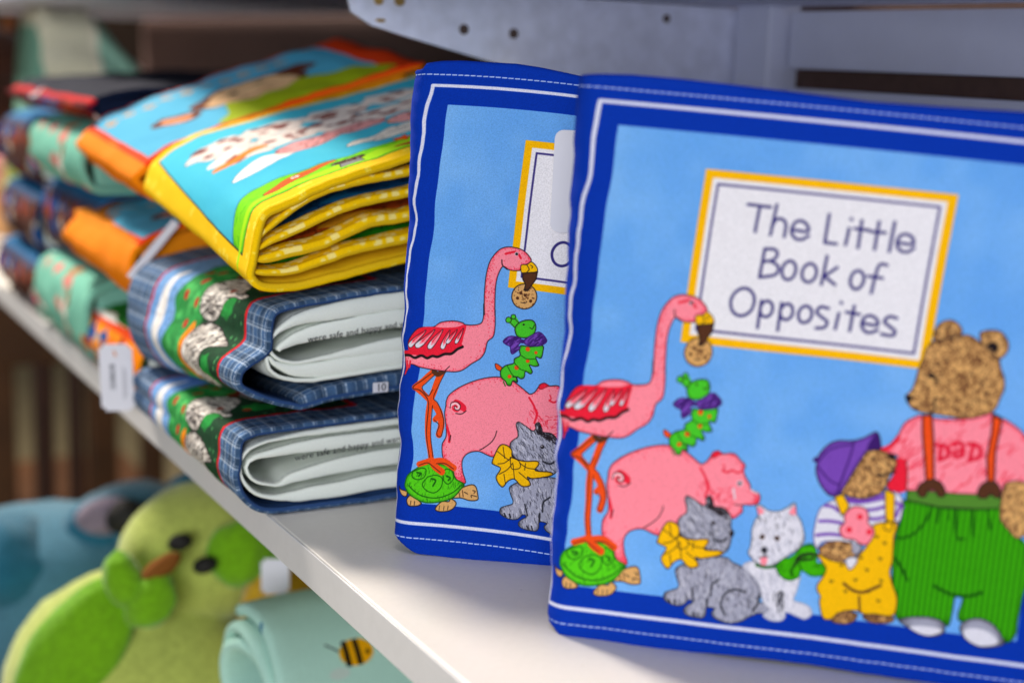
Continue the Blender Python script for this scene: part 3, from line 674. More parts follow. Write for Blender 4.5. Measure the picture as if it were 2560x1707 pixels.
for x,z,rr in ((.391,.2435,.0030),(.4245,.2425,.0030),(.535,.2565,.0026)): from_bm('hole',disc(x,.7593,z,rr),dark,br)
for x,z,rr in ((.336,.2572,.0026),(.349,.2577,.003)): from_bm('rivet',disc(x,.7585,z,rr,16,.0016),brass,br)
from_bm('rivet',disc(.3375,.7590,.2462,.0030,14,.0010,.35),brass,br)

# ================================================================== STANDING BLUE BOOKS
cov_mat=printed('printed_blue_cotton',cover_print(6.),amt=.13,extra=45.)
blue=cloth('blue_cotton',(6,60,158)); pagecloth=cloth('page_cotton',(222,226,236),extra=60.)
navyp=cloth('printed_page_blue',(90,150,214))
def pl(tab,x):
    return float(np.interp(x,[p[0] for p in tab],[p[1] for p in tab]))
def standing_book(D,label,seed,rip,price=None):
    b=Vector(D['b']); d=Vector(D['d']); n=Vector(D['n']); a=math.radians(D['lean']); up=Vector((0,0,1))*math.cos(a)+n*math.sin(a); nb=n*math.cos(a)-Vector((0,0,1))*math.sin(a)
    rnd=random.Random(seed); root=empty('cloth_book',b,label,'cloth book','blue cloth books standing on the shelf')
    R=.0085; L=D['L']/1000.; half=math.pi*R
    lob=[(rnd.uniform(0,6.28),rnd.uniform(.035,.06)*.001*0+k,w) for k,w in ((2*math.pi/.034,1.),(2*math.pi/.021,.7),(2*math.pi/.058,.9))]
    def ripple(t): return sum(w*math.sin(k*t+p) for p,k,w in lob)/1.6
    S=list(np.concatenate([np.linspace(-.238,-half+R-.012,14),np.linspace(-half+R-.006,R,18),np.linspace(R+.001,.03,18),np.linspace(.032,L,74)]))
    T=list(np.concatenate([np.linspace(0,.012,10),np.linspace(.0145,.21,82),np.linspace(.212,1,1)*0+np.linspace(.2125,.2125,1),np.linspace(.2140,.2245,11)])/.2245)
    def base(s,t):
        # s along the wrapped cover, t 0..1 up the cover; returns position and outward normal
        if s>=R: aa,bb,nn=s,0.,-nb
        elif s>=R-half:
            th=(R-s)/R; aa,bb=R-(R+.0028)*math.sin(th),R-R*math.cos(th); nn=(-nb*math.cos(th)-d*math.sin(th))
        else: aa,bb,nn=R+(R-half-s),2*R,nb
        ac=min(max(aa*1000,-5),D['L']); t0=pl(D['bot'],ac)/1000.; t1=pl(D['top'],ac)/1000.
        if s<R-half: t0=max(t0,.001); t1-=.006*min(1,(R-half-s)/.02)
        tt=t0+(t1-t0)*t
        # open the back cover a little so the book stands
        if s<R-half: bb+=(aa-R)*.09
        p=b+d*aa+up*tt+nb*bb
        return p,nn,tt,aa
    def disp(s,tt,t):
        e=.0009*ripple(tt)*math.exp(-max(abs(s-.004)-.004,0)/.011)*rip
        e+=.0016*fbm(s+seed,tt,3.1,16.)+.0007*fbm(s,tt+seed,7.7,48.)
        e+=.0006*math.exp(-max(s,0)/.02)*fbm(s*.3,tt*1.6+seed,1.7,90.)
        for q in (.0037,.2245-.0040): e-=.0007*math.exp(-((tt-q)/.0016)**2)
        hem=min(abs(tt-.0037),abs(tt-.2205))
        e+=.0008*(mnoise.noise(Vector((s*150,seed,0)))+.6*mnoise.noise(Vector((s*60,seed,4))))*math.exp(-hem/.006)
        if 0<s<.05: e+=.0010*mnoise.noise(Vector((seed,tt*150,s*25)))*math.exp(-s/.014)
        e+=.0019*math.exp(-((tt-.112-.02*math.sin(s*22+seed))/.006)**2)*mnoise.noise(Vector((s*30,seed*2.,9)))
        return e
    V=[];UV=[];th=.0026
    nS,nT=len(S),len(T)
    for side in (0,1):
        for i,s in enumerate(S):
            for j,t in enumerate(T):
                p,nn,tt,aa=base(s,t)
                rim=min(1.,math.sqrt(max(0,1-(1-min(t,1-t)*.2245/.0016)**2)) if min(t,1-t)*.2245<.0016 else 1.)
                q=p+nn*disp(s,tt,t)
                off=th*(.5-.5*rim) if side==0 else th*(.5+.5*rim)
                q=q-nn*off
                V.append(q)
                sm,tm=s*1000,tt*1000; sm=max(sm,-60)
                u=D['cu'][0]+D['cu'][1]*sm+D['cu'][2]*tm+D['cu'][3]*sm*tm+D['cu'][4]*sm*sm+D['cu'][5]*tm*tm
                v=D['cv'][0]+D['cv'][1]*sm+D['cv'][2]*tm+D['cv'][3]*sm*tm+D['cv'][4]*sm*sm+D['cv'][5]*tm*tm
                u+=1.1*rip*ripple(tt+.004)*math.exp(-max(sm,0)/16.)
                if sm<-22: u=-33.5; 
                UV.append(((max(u,-33.5)+34)/250.,(v+28)/240.))
    F=[];SL=[]
    for side in (0,1):
        o=side*nS*nT
        for i in range(nS-1):
            for j in range(nT-1):
                F.append((o+i*nT+j,o+(i+1)*nT+j,o+(i+1)*nT+j+1,o+i*nT+j+1)); SL.append(side)
    o=nS*nT
    for i in range(nS-1):
        for j in (0,nT-1): F.append((i*nT+j,(i+1)*nT+j,o+(i+1)*nT+j,o+i*nT+j)); SL.append(0)
    for j in range(nT-1):
        for i in (0,nS-1): F.append((i*nT+j,i*nT+j+1,o+i*nT+j+1,o+i*nT+j)); SL.append(0)
    mesh_obj('cover',V,F,[cov_mat,blue],root,UV,SL)
    # padded pages held between the covers
    for k in range(3):
        V=[];F=[];m=26;bb0=.0040+.0036*k
        for side in (0,1):
            for i in range(m):
                for j in range(m):
                    s=.0035+(L-.008)*i/(m-1); t=j/(m-1); ac=min(s*1000,D['L'])
                    t0=pl(D['bot'],ac)/1000.+.0012-.0012*(k==1); t1=pl(D['top'],ac)/1000.-.0020-.0006*k; tt=t0+(t1-t0)*t
                    ed=min(min(i,m-1-i),min(j,m-1-j))/3.; pf=math.sqrt(max(0,1-(1-min(ed,1))**2)); 
                    bb=bb0+s*.05*k+(-.0016 if side==0 else .0016)*pf
                    V.append(b+d*s+up*tt+nb*(bb+.0006*fbm(s,tt,k,40.)*0))
        for side in (0,1):
            for i in range(m-1):
                for j in range(m-1):
                    o=side*m*m; F.append((o+i*m+j,o+(i+1)*m+j,o+(i+1)*m+j+1,o+i*m+j+1))
        mesh_obj('page',V,F,pagecloth if k!=1 else navyp,root)
    if price:
        s0,s1,t0,t1=price; V=[];F=[];m=16
        ring=[]
        rr=.004
        for cx,cy,a0 in ((s1-rr,t1-rr,0),(s0+rr,t1-rr,90),(s0+rr,t0+rr,180),(s1-rr,t0+rr,270)):
            for q in range(6): ring.append((cx+rr*math.cos(math.radians(a0+18*q)),cy+rr*math.sin(math.radians(a0+18*q))))
        for dz in (.0030,.0033):
            for s,t in ring: V.append(b+d*s+up*t-nb*dz)
        k=len(ring); F=[tuple(range(k)),tuple(range(2*k-1,k-1,-1))]+[(i,(i+1)%k,k+(i+1)%k,k+i) for i in range(k)]
        mesh_obj('price_tag',V,F,tag_m,root,smooth=False)
    return root
tag_m=plain('white_card',(216,216,226),.55,.3,60.,.02)
standing_book(BOOK1,'nearest standing blue cloth book, showing its title panel and bear in green trousers',1,.5)
standing_book(BOOK2,'blue cloth book standing half hidden behind the nearest one, with a blank white tag',4,.65,price=(.0640,.118,.1530,.1985))
# ================================================================== STACKED BOOKS
def resample(ctrl,n):
    p=np.array([c[:2] for c in ctrl],float); w=np.array([c[2] if len(c)>2 else 0 for c in ctrl],float)
    q=np.concatenate([p,w[:,None]],1); dense=[]
    e=np.concatenate([[2*q[0]-q[1]],q,[2*q[-1]-q[-2]]])
    for i in range(len(q)-1):
        a,b_,c,d_=e[i:i+4]
        # centripetal-ish: limit tangents to avoid overshoot
        L=np.linalg.norm(c[:2]-b_[:2]); m1=(c-a)*L/(np.linalg.norm(c[:2]-a[:2])+1e-9); m2=(d_-b_)*L/(np.linalg.norm(d_[:2]-b_[:2])+1e-9)
        for t in np.linspace(0,1,14,endpoint=False):
            h=(2*t**3-3*t**2+1)*b_+(t**3-2*t**2+t)*m1+(-2*t**3+3*t**2)*c+(t**3-t**2)*m2; dense.append(h)
    dense.append(q[-1]); dense=np.array(dense); s=np.concatenate([[0],np.cumsum(np.linalg.norm(np.diff(dense[:,:2],axis=0),axis=1))])
    u=np.linspace(0,s[-1],n); return np.stack([np.interp(u,s,dense[:,k]) for k in range(3)],1),u
def sheet(name,near,y0,y1,mats,parent,far=None,n=110,mode='centre',w=3.,rim=1.6,s_org=0.,uvm=None,puff=0.,wob=.5,seed=0,flip=1,groove=0.,ystep=5.,label=None):
    """a padded cloth sheet: the profile near -> far (x,z in mm) swept along y; mode 'outer' keeps the profile as the outer face"""
    A,u=resample(near,n); Bf,_=resample(far if far else near,n); W=A[:,2] if A[:,2].max()>0 else np.full(n,w)
    ys=[]; ph=np.linspace(0,math.pi/2,5)
    for f in ph: ys.append((rim*(1-math.cos(f)),math.sin(f)))
    ln=y1-y0; y=rim+1.
    while y<ln-rim-1: ys.append((y,1.)); y+=1.2 if y<9 else ystep
    for f in ph[::-1]: ys.append((ln-rim*(1-math.cos(f)),math.sin(f)))
    V=[];UV=[];ny_=len(ys)
    for side in (0,1):
        for yy,fa in ys:
            k=yy/ln; c=A[:,:2]*(1-k)+Bf[:,:2]*k
            t=np.gradient(c,axis=0); t/=np.linalg.norm(t,axis=1)[:,None]+1e-9; nn=np.stack([-t[:,1],t[:,0]],1)*flip   # left of travel
            wv=W.copy()
            if puff: wv=wv*(1+puff*min(yy/14.,1.))
            if groove: wv=wv*(1-groove*math.exp(-((yy-4.)/1.3)**2))
            half=wv/2*fa
            for i in range(n):
                o=mnoise.noise(Vector((u[i]*.055+seed*3.1,yy*.03,seed)))*wob*min(1,yy/10+.35)+mnoise.noise(Vector((u[i]*.16,yy*.09+seed,2.)))*wob*.35
                if mode=='outer': q=c[i]-nn[i]*(wv[i]/2)+nn[i]*(half[i] if side==0 else -half[i])
                else: q=c[i]+nn[i]*(half[i] if side==0 else -half[i])
                q=q+nn[i]*o
                V.append((q[0]/1000,(y0+yy)/1000,q[1]/1000))
                if uvm: UV.append(((yy-uvm['x0'])/uvm['w'],((s_org-u[i])-uvm['y0'])/uvm['h']))
    F=[];SL=[]
    for side in (0,1):
        o=side*ny_*n
        for a in range(ny_-1):
            for i in range(n-1): F.append((o+a*n+i,o+a*n+i+1,o+(a+1)*n+i+1,o+(a+1)*n+i)); SL.append(side)
    o=ny_*n
    for a in range(ny_-1):
        for i in (0,n-1): F.append((a*n+i,(a+1)*n+i,o+(a+1)*n+i,o+a*n+i)); SL.append(0)
    me=mesh_obj(name,V,F,mats,parent,UV if uvm else None,[min(s,len(mats)-1) for s in SL] if isinstance(mats,list) else None,label=label)
    bm=bmesh.new(); bm.from_mesh(me.data); bmesh.ops.remove_doubles(bm,verts=bm.verts,dist=1e-6); bmesh.ops.recalc_face_normals(bm,faces=bm.faces); bm.to_mesh(me.data); bm.free()
    return me
def ext(ctrl,x0=430,x1=430,dz0=0,dz1=0):
    c=[tuple(p) for p in ctrl]; a,b_=c[0],c[-1]
    return [(x0,a[1]+dz0)+a[2:]]+c+[(x1,b_[1]+dz1)+b_[2:]]
def squash(ctrl,k,z0=0.,dx=0.): return [(p[0]+dx,z0+(p[1]-z0)*k)+tuple(p[2:]) for p in ctrl]
def units(ctrl,f=.0854): return [(p[0],p[1],p[2]*f) for p in ctrl]

# ---- printed plaid cover with a sheep orchard on the spine
def plaid_print():
    c=Canvas(236,330,4.,-4,-190,(88,118,154)); rs=c.rs
    y=np.arange(c.H)/c.k; x=np.arange(c.W)/c.k
    fy=.5+.5*np.sign(np.sin(2*np.pi*y/11)); fx=.5+.5*np.sign(np.sin(2*np.pi*x/11))
    c.a*=(1-.16*fy[:,None,None])*(1-.16*fx[None,:,None])
    for per in (0,1):
        L_=c.H if per==0 else c.W
        v=np.arange(L_)/c.k; m=np.zeros(L_)
        for off,wd,al in ((0,.55,.8),(1.5,.35,.5),(5.6,.4,.45)):
            dd=np.abs(((v-off+5.5)%11)-5.5); m=np.maximum(m,al*np.clip((wd-dd)*c.k+.5,0,1))
        dash=(.72+.28*np.sign(np.sin(2*np.pi*np.arange(c.W if per==0 else c.H)/c.k/1.1)))
        mm=(m[:,None]*dash[None,:]) if per==0 else (m[None,:]*dash[:,None])
        c.a+=(np.array((206,214,226))-c.a)*mm[...,None]
    c.blend(np.ones((c.H,c.W),np.float32)*0,(0,c.W,0,c.H),(0,0,0))
    # orchard picture
    s0,s1=-66,84
    def el(x,y,rx,ry,col,wob=.05,n=14): c.fill([v for a in range(n) for v in (x+rx*math.cos(a*2*math.pi/n)*(1+wob*(-1)**a),y+ry*math.sin(a*2*math.pi/n)*(1+wob*(-1)**a))],col,1)
    c.rect(28,s0-2.8,176.5,s1+2.8,(196,20,40)); c.rect(31,s0,173.6,s1,(30,72,48)); c.run([['h',(20,54,36),.8,5,160,80,30,0]])
    for q in range(26): el(rs.uniform(34,46),rs.uniform(s0,s1),.9,1.2,(84,150,98))
    c.rect(128,s0,173.6,s1,(134,172,214)); n=c.noise(c.m.shape,9*c.k,6); c.blend(c.m*np.clip(n-.35,0,1)*.7,c.box,(108,150,204))
    for x,y,rx,ry in ((114,40,25,26),(110,70,24,18),(112,6,24,20),(116,-24,22,20),(112,-52,22,18)):
        el(x,y,rx,ry,(58,146,80),.06); c.run([['e',(24,84,44),4.5,.7]])
        for q in range(9): el(x+rs.uniform(-.6,.6)*rx,y+rs.uniform(-.6,.6)*ry,rs.uniform(3,6),rs.uniform(3,6),(92,180,106),.2); c.run([['e',(58,146,80),2.5,.8]])
    for x,y in ((124,52),(108,56),(118,34),(100,44),(112,22),(128,30),(104,8),(122,10),(110,-6),(98,64),(118,72),(120,-40),(104,-60)): el(x,y,2.6,3.4,(178,40,40),.1)
    c.fill([150,26,155,24,158,10,162,-6,160,-26,152,-44,146,-50,143,-40,147,-24,146,-8,148,10],(236,234,232),1); c.run([['e',(180,196,220),3.,.6]])
    c.fill([92,50,100,46,96,34,88,36,84,44],(134,58,34),1); c.fill([98,-2,103,-10,104,-26,100,-40,94,-42,93,-24,94,-8],(232,146,26),1); c.run([['e',(190,96,16),2,.6]])
    for x,y,rx,ry in ((58,14,9,9),(52,40,9,10),(54,-28,8,11),(62,-8,7,5),(52,62,8,9)): el(x,y,rx,ry,(46,150,74),.1); c.run([['e',(24,90,44),3.,.6],['h',(30,110,56),.6,4,22,60,40,0]])
    for poly,ang in (([42,22,54,24,62,30,74,36,88,34,97,26,99,14,95,4,84,1,72,2,66,7,64,14,56,18,44,18],-25),([40,-8,54,-3,64,0,80,0,92,-5,98,-16,97,-30,90,-42,78,-47,64,-42,56,-33,64,-26,63,-16,54,-12],-40),([48,62,60,60,74,62,88,58,97,48,92,40,76,41,64,46,54,54],-20),([48,-52,62,-49,78,-51,94,-55,98,-64,90,-72,70,-72,54,-63],-30)):
        c.fill(poly,(224,218,210),1); c.run([['e',(96,90,92),2.4,.55],['h',(140,132,130),.8,9,90,ang,26,0],['h',(40,36,38),.85,9,95,ang,30,0],['h',(248,244,238),1.2,8,90,ang,24,0],['h',(40,36,38),.6,7,30,ang,30,0],['o',(50,46,48),.6]])
    el(49,32,3.4,2.4,(170,80,50)); el(84,54,4,3,(168,34,34)); el(66,22,3,2,(146,66,40))
    n=c.noise((c.H,c.W),2.2*c.k,4); c.a*=(.9+.2*n)[...,None]
    # stitched rim
    for yy in (3.4,):
        s=-188.
        while s<138: c.stroke([yy,s,yy+.03,s+2.],.55,(196,206,226),0); s+=3.
    return c
plaid=printed('printed_plaid_cotton',plaid_print(),amt=.12,extra=60.)
plaid_in=cloth('plaid_lining',(44,72,118),amt=.14)
def page_canvas():
    c=Canvas(230,420,3.,-4,-320,(234,238,232)); v=-318.
    while v<98: c.stroke([4.2,v,4.3,v+1.9],.5,(176,186,184),0); v+=3.
    return c
cream=printed('white_page_cotton',page_canvas(),amt=.04,extra=70.)
ink=base_mat('printed_ink',.8)[0]; ink.node_tree.nodes['Principled BSDF'].inputs['Base Color'].default_value=(.02,.02,.03,1)
Y0,Y1=646,868
def arc_of(ctrl,idx,n=400):
    A,u=resample(ctrl,n); p=ctrl[idx]; return float(u[np.argmin(np.hypot(A[:,0]-p[0],A[:,1]-p[1]))])
def plaid_book(label,pre,far_k,z0):
    root=empty('cloth_book',(.33,Y0/1000,z0),label,'cloth book','folded cloth books with plaid borders')
    cv=ext(PROF[pre+'_cover'],430,430,3,1.5); pin=9 if pre=='L' else 8
    FARC=dict(U=[(430,116),(302,108.5),(280,106),(268,105),(252,102.5),(243,100),(231,95.5),(223,88),(219,77),(219.5,70),(218.5,62),(221,51),(225,42),(231,34.5),(246,32.5),(302,37),(430,46)],L=[(430,37),(302,33),(250,31.5),(236,30.5),(228,29),(223,25),(222.5,20),(224.5,16.5),(222,13),(223,6.5),(228,1.8),(240,.6),(302,.9),(430,2)])[pre]
    sq=(lambda c:squash(c,1.18,-67.,2.)) if pre=='U' else (lambda c:squash(c,.66,.6,10.))
    if pre=='U': sq=lambda c:[(p[0]+2,35+(p[1]-57)*1.22)+tuple(p[2:]) for p in c]
    sheet('cover',cv,Y0,Y1,[plaid,plaid_in],root,FARC,150,'outer',3.4,1.7,arc_of(cv,pin),plaid,puff=.15,wob=.9,seed=1 if pre=='L' else 5,flip=-1,groove=.35)
    for k,nm in enumerate(('outer','top') if pre=='L' else ('outer','mid','low')):
        c=[(q[0],q[1],q[2]*1.22+.4) for q in units(PROF[pre+'_'+nm])]; c=ext(c,430,430,2,2) if not (pre=='U' and nm=='mid') else [(430,c[0][1]+2,c[0][2])]+c
        c2=c
        pg=sheet('page',c2,Y0+1.5,Y1-3,cream,root,sq(c2),130,'centre',4,1.5,arc_of(c2,1),cream,seed=10+k+(20 if pre=='U' else 0),wob=1.,puff=.10,groove=.12)
    return root
lo=plaid_book('folded plaid cloth book at the bottom of the near stack, lying on the shelf','L',.86,0)
hi=plaid_book('folded plaid cloth book under the yellow one, with a small size tag','U',.74,.057)
fl=ext(units(PROF['U_flap']),430,430,1,1)[1:]
sheet('cover_flap',fl,Y0+.6,Y1-4,[plaid,plaid],hi,[(p[0]+2,35.+(p[1]-55)*1.2)+tuple(p[2:]) for p in fl],60,'centre',6,2.6,100,plaid,seed=31,wob=.8,groove=.25)
# words printed on a page, and the woven size tag
def centre_line(pre,nm): return units(PROF[pre+'_'+nm])
bm=box_bm(.2868,.2952,.6448,.6455,.0590,.0642,.0003); tg=from_bm('size_tag',bm,tag_m,hi)
def flat_text(txt,parent,loc,rot,size,mat=None,name='lettering',align='CENTER',depth=.0001):
    cu=bpy.data.curves.new(name,'FONT'); cu.body=txt; cu.size=size; cu.align_x=align; cu.align_y='CENTER'; cu.extrude=depth
    tmp=bpy.data.objects.new(name,cu); COL.objects.link(tmp); dg=bpy.context.evaluated_depsgraph_get(); me=bpy.data.meshes.new_from_object(tmp.evaluated_get(dg)); bpy.data.objects.remove(tmp); bpy.data.curves.remove(cu)
    me.transform(Matrix.Translation(Vector(loc))@Matrix.Rotation(rot[2],4,'Z')@Matrix.Rotation(rot[0],4,'X'))
    me.materials.clear(); me.materials.append(mat or ink); o=bpy.data.objects.new(name,me); COL.objects.link(o); o.parent=parent; r=parent
    while r.parent: r=r.parent
    o.matrix_parent_inverse=Matrix.Translation(-Vector(r.location)) if parent.parent is None else Matrix.Identity(4)
    if parent.parent is not None: me.transform(Matrix.Translation(Vector((0,0,0))))
    return o
flat_text('10',tg,(.2911,.6446,.0616),(math.pi/2,0,0),.0055)
def words(parent,txt,pts,y,size):
    # small print following a page's near edge; pts = (x,z) of the page's upper near edge in mm
    cu=bpy.data.curves.new('printed_words','FONT'); cu.body=txt; cu.size=size; cu.align_y='BOTTOM'; cu.space_character=1.05
    tmp=bpy.data.objects.new('tmp',cu); COL.objects.link(tmp); dg=bpy.context.evaluated_depsgraph_get(); me=bpy.data.meshes.new_from_object(tmp.evaluated_get(dg)); bpy.data.objects.remove(tmp); bpy.data.curves.remove(cu)
    P_=np.array(pts)/1000.; s=np.concatenate([[0],np.cumsum(np.hypot(*np.diff(P_,axis=0).T))])
    for v in me.vertices:
        x=float(np.interp(v.co.x,s,P_[:,0])); z=float(np.interp(v.co.x,s,P_[:,1])); v.co=Vector((x,y,z+v.co.y))
    me.materials.clear(); me.materials.append(ink); o=bpy.data.objects.new('printed_words',me); COL.objects.link(o); o.parent=parent; o.matrix_parent_inverse=Matrix.Translation(-Vector(parent.location)); return o
words(hi,'were safe and happy and warm',[(252,86.0),(262,87.0),(280,88.6),(304,91.),(340,93.4)],.6471,.0046)
words(lo,'were safe and happy and warm',[(246,26.0),(252,26.8),(270,28.2),(304,30.6),(340,32.6)],.6471,.0046)

# ---- yellow bound book, farm picture on its cover
def farm_print():
    c=Canvas(220,330,4.,-8,-120,(238,200,22)); rs=c.rs
    for i in range(520):
        x,y=rs.uniform(-6,210),rs.uniform(-118,208); r=rs.uniform(.6,.95); al=(246,222,96)
        for dx,dy,q in ((0,0,1.5),(-1.9,1.6,.7),(-.7,2.4,.7),(.7,2.4,.7),(1.9,1.6,.7)):
            c.fill([v for a in range(6) for v in (x+dx*r+q*r*math.cos(a*1.05),y+dy*r+q*r*math.sin(a*1.05))],al,1)
            c.blend(c.m*0,c.box,al) if c.m is not None else None
    c.fill([12.6,-23.,184,-7,184,192,12.6,192],(44,44,40)); c.fill([13.2,-22.,183.4,-6.2,183.4,191.4,13.2,191.4],(86,190,212))
    n=c.noise(c.m.shape,30*c.k,2); c.blend(c.m*np.clip(n-.4,0,1)*.8,c.box,(56,168,204))
    hill=[13.2,-22.,27,-20.6,34,-8,40,10,39,24,36,34,37,48,35,62,34,80,36,96,40,112,44,130,50,150,46,170,48,191.4,13.2,191.4]
    c.fill(hill,(132,208,20),0); c.run([['e',(30,140,30),4.5,.75],['h',(60,170,24),.5,5,260,80,30,0]])
    c.stroke(hill[2:-2],.8,(40,110,190),0)
    c.fill([16,-20,19,-19,24,60,30,110,26,191,16,191],(178,226,30),1)
    c.fill([20,12,24,11,30,24,34,38,35,52,33,56,30,48,25,34,21,22],(214,104,44),1); c.run([['e',(150,60,20),1.2,.6],['o',(90,40,20),.4]])
    c.fill([28,28,31,30,30,33,28,32],(250,246,240),1); c.fill([29,29,30.4,30.5,29.6,31.6],(30,26,26),1)
    c.fill([17,52,24,54,25,66,18,66],(150,150,150),0); c.run([['o',(40,40,40),.5]]); c.fill([24,51,29,53,29,67,24,68],(70,30,34),1); c.run([['h',(150,160,150),.5,3,20,0,60,0]])
    for cx,cy,r in ((36,96,7),(39,110,7)): c.fill([v for a in range(10) for v in (cx+(r if a%2 else r*.5)*math.cos(a*.628),cy+(r if a%2 else r*.5)*math.sin(a*.628))],(236,106,30),1); c.run([['e',(190,50,20),1.2,.7],['o',(120,40,20),.3]])
    c.fill([18,92,22,86,24,120,20,128,17,110],(184,86,40),1)
    for i in range(7): c.fill([v for a in range(8) for v in (34+rs.uniform(-4,4)+6*math.cos(a*.785),128+i*8+5*math.sin(a*.785))],(70,176,40),1); c.run([['e',(24,96,30),1.5,.7]])
    c.fill([18,130,24,134,22,160,18,158],(150,60,34),1)
    # cloud, geese, pinto ponies
    c.fill([66,8,72,10,80,18,86,30,84,44,88,58,84,66,78,52,72,40,66,26],(246,240,232),1); c.run([['e',(160,196,214),1.5,.5],['o',(90,90,110),.3]])
    for oy,ox in ((70,52),(84,48),(104,60),(120,52)):
        c.fill([ox,oy,ox+6,oy+6,ox+7,oy+20,ox+14,oy+34,ox+6,oy+38,ox-2,oy+26,ox-2,oy+10],(236,230,222),1); c.run([['o',(70,64,64),.4],['h',(130,124,124),.35,4,26,80,30,0]])
    for oy,ox,col in ((60,86,(204,92,96)),(90,90,(190,58,64)),(126,78,(220,128,40)),(150,84,(184,50,54))):
        c.fill([v for a in range(10) for v in (ox+11*math.cos(a*.628),oy+20*math.sin(a*.628))],(226,170,170),1); c.run([['e',col,4,.9],['h',(90,40,44),.6,5,30,60,60,0],['o',(70,40,44),.4]])
    for oy,ox in ((30,112),(58,116),(90,112),(120,108),(150,112),(24,140),(60,146),(100,140),(140,144)):
        c.fill([v for a in range(12) for v in (ox+(14+3*(a%2))*math.cos(a*.524),oy+(20+4*(a%2))*math.sin(a*.524))],(232,222,216),1); c.run([['o',(90,60,56),.4]])
        for q in range(7): a,b_=ox+rs.uniform(-11,11),oy+rs.uniform(-16,16); r=rs.uniform(1.8,4.2); c.fill([a-r,b_,a,b_+r*1.5,a+r,b_,a,b_-r*1.5],(120,44,44),1)
    c.fill([98,6,104,8,110,22,116,40,110,44,104,30,98,16],(222,140,60),1); c.fill([110,6,118,10,128,26,120,30,112,18],(240,234,228),1)
    for y,vv in ((3.2,-1),):
        v=-118.
        while v<206: c.stroke([3.6,v,3.62,v+1.8],.5,(250,228,120),0); v+=2.8
    return c
farm=printed('printed_yellow_cotton',farm_print(),amt=.08,extra=60.)
yel_in=cloth('yellow_cotton',(232,190,22),amt=.1)
def page_print(col_a,col_b,seed):
    c=Canvas(220,240,3.,-8,-10,(238,200,22)); rs=c.rs
    for i in range(260):
        x,y=rs.uniform(-6,12),rs.uniform(-8,228); r=rs.uniform(.8,1.4); c.fill([v for a in range(7) for v in (x+2.6*r*.5*math.cos(a*.9),y+3.6*r*math.sin(a*.9)*.5)],(250,232,150),1)
    c.rect(11.2,-10,190,230,(44,40,36)); c.rect(11.8,-10,190,230,col_a)
    for i in range(60):
        x,y=rs.uniform(11.8,80),rs.uniform(-5,220); r=rs.uniform(4,16); c.fill([v for a in range(8) for v in (max(12,x+r*rs.uniform(.6,1)*math.cos(a*.785)),y+r*1.4*math.sin(a*.785))],col_b,1); c.run([['e',tuple(int(v*.6) for v in col_b),2.,.6],['h',tuple(int(v*.55) for v in col_b),.7,5,16,50,60,0]])
    return c
ybk=empty('cloth_book',(.32,.652,.1116),'thick yellow bound cloth book with a cyan farm scene, topmost of the near stack','cloth book')
YN=[(430,216)]+[tuple(p) for p in PROF['Y_cover']]+[(430,150)]
YF=[(430,224),(403,216),(350,202),(310,192),(283,184),(257,177),(243,170),(234,164),(229,159.5),(227,156),(225.5,151),(224.5,147),(224.3,143.5),(226,141),(229,139.4),(236,138.6),(250,139.2),(270,142),(308,148),(430,166)]
sheet('cover',YN,652,846,[farm,yel_in],ybk,YF,170,'outer',4.2,2.0,arc_of(YN,8),farm,puff=.25,wob=.9,seed=40,flip=-1,groove=.3)
pg_mats=[printed('printed_page_%s'%nm,page_print(a,b_,i)) for i,(nm,a,b_) in enumerate((('forest',(30,92,40),(58,74,50)),('sea',(44,136,196),(34,104,164)),('straw',(228,184,60),(196,104,40)),('meadow',(44,160,40),(64,180,50))))]
for k,nm in enumerate(('p1','p2','p3','p4')):
    c=units(PROF['Y_'+nm],.072); c=[(425,c[0][1]+(430-c[0][0])*(.30-.05*k),c[0][2]+.5)]+c
    f=[(p[0]+1,138+(p[1]-114)*.50+max(0,p[0]-300)*.08,p[2]*.8) for p in c]
    sheet('page',c,653.5,842,[pg_mats[k],yel_in],ybk,f,110,'centre',4,1.8,210,pg_mats[k],seed=50+k,wob=.8,flip=-1,groove=.2)

# ================================================================== STACKS FURTHER ALONG THE SHELF
def picture(w,h,bg,border,bw,paint=None,v0=-30):
    c=Canvas(w+8,h,2.5,-4,v0,border)
    c.fill([bw,0,w-bw,0,w-bw,170,bw,170],bg)
    if paint: paint(c)
    return c
def blob(c,x,y,rx,ry,col,n=12,wob=0.):
    c.fill([v for a in range(n) for v in (x+rx*math.cos(a*2*math.pi/n)*(1+wob*(-1)**a),y+ry*math.sin(a*2*math.pi/n)*(1+wob*(-1)**a))],col,1)
def monkey(c):
    c.fill([5,56,24,62,50,70,64,96,50,136,34,165,5,168],(160,176,30),1)
    blob(c,70,92,27,42,(104,54,32)); blob(c,56,36,12,17,(104,54,32)); blob(c,56,36,7.5,11,(222,160,122)); blob(c,88,134,11,14,(104,54,32)); blob(c,63,92,20,34,(222,188,150)); blob(c,79,92,15,26,(222,188,150))
    blob(c,76,82,3,4,(30,24,22)); blob(c,76,102,3,4,(30,24,22)); c.stroke([56,82,52,92,56,104],1.2,(120,70,50))
    for i in range(10): blob(c,119+(i%2)*2,8+i*14,5.5,5,(206,156,96),8,.25); blob(c,120,8.5+i*14,2,2.2,(110,170,196))
def floral(c):
    rs=c.rs
    for i in range(44): x,y=rs.uniform(4,c.W/c.k-10),rs.uniform(-64,160); blob(c,x,y,rs.uniform(6,14),rs.uniform(4,11),((226,110,116),(230,222,214),(130,84,40),(206,140,132),(176,120,70))[i%5],8,.2)
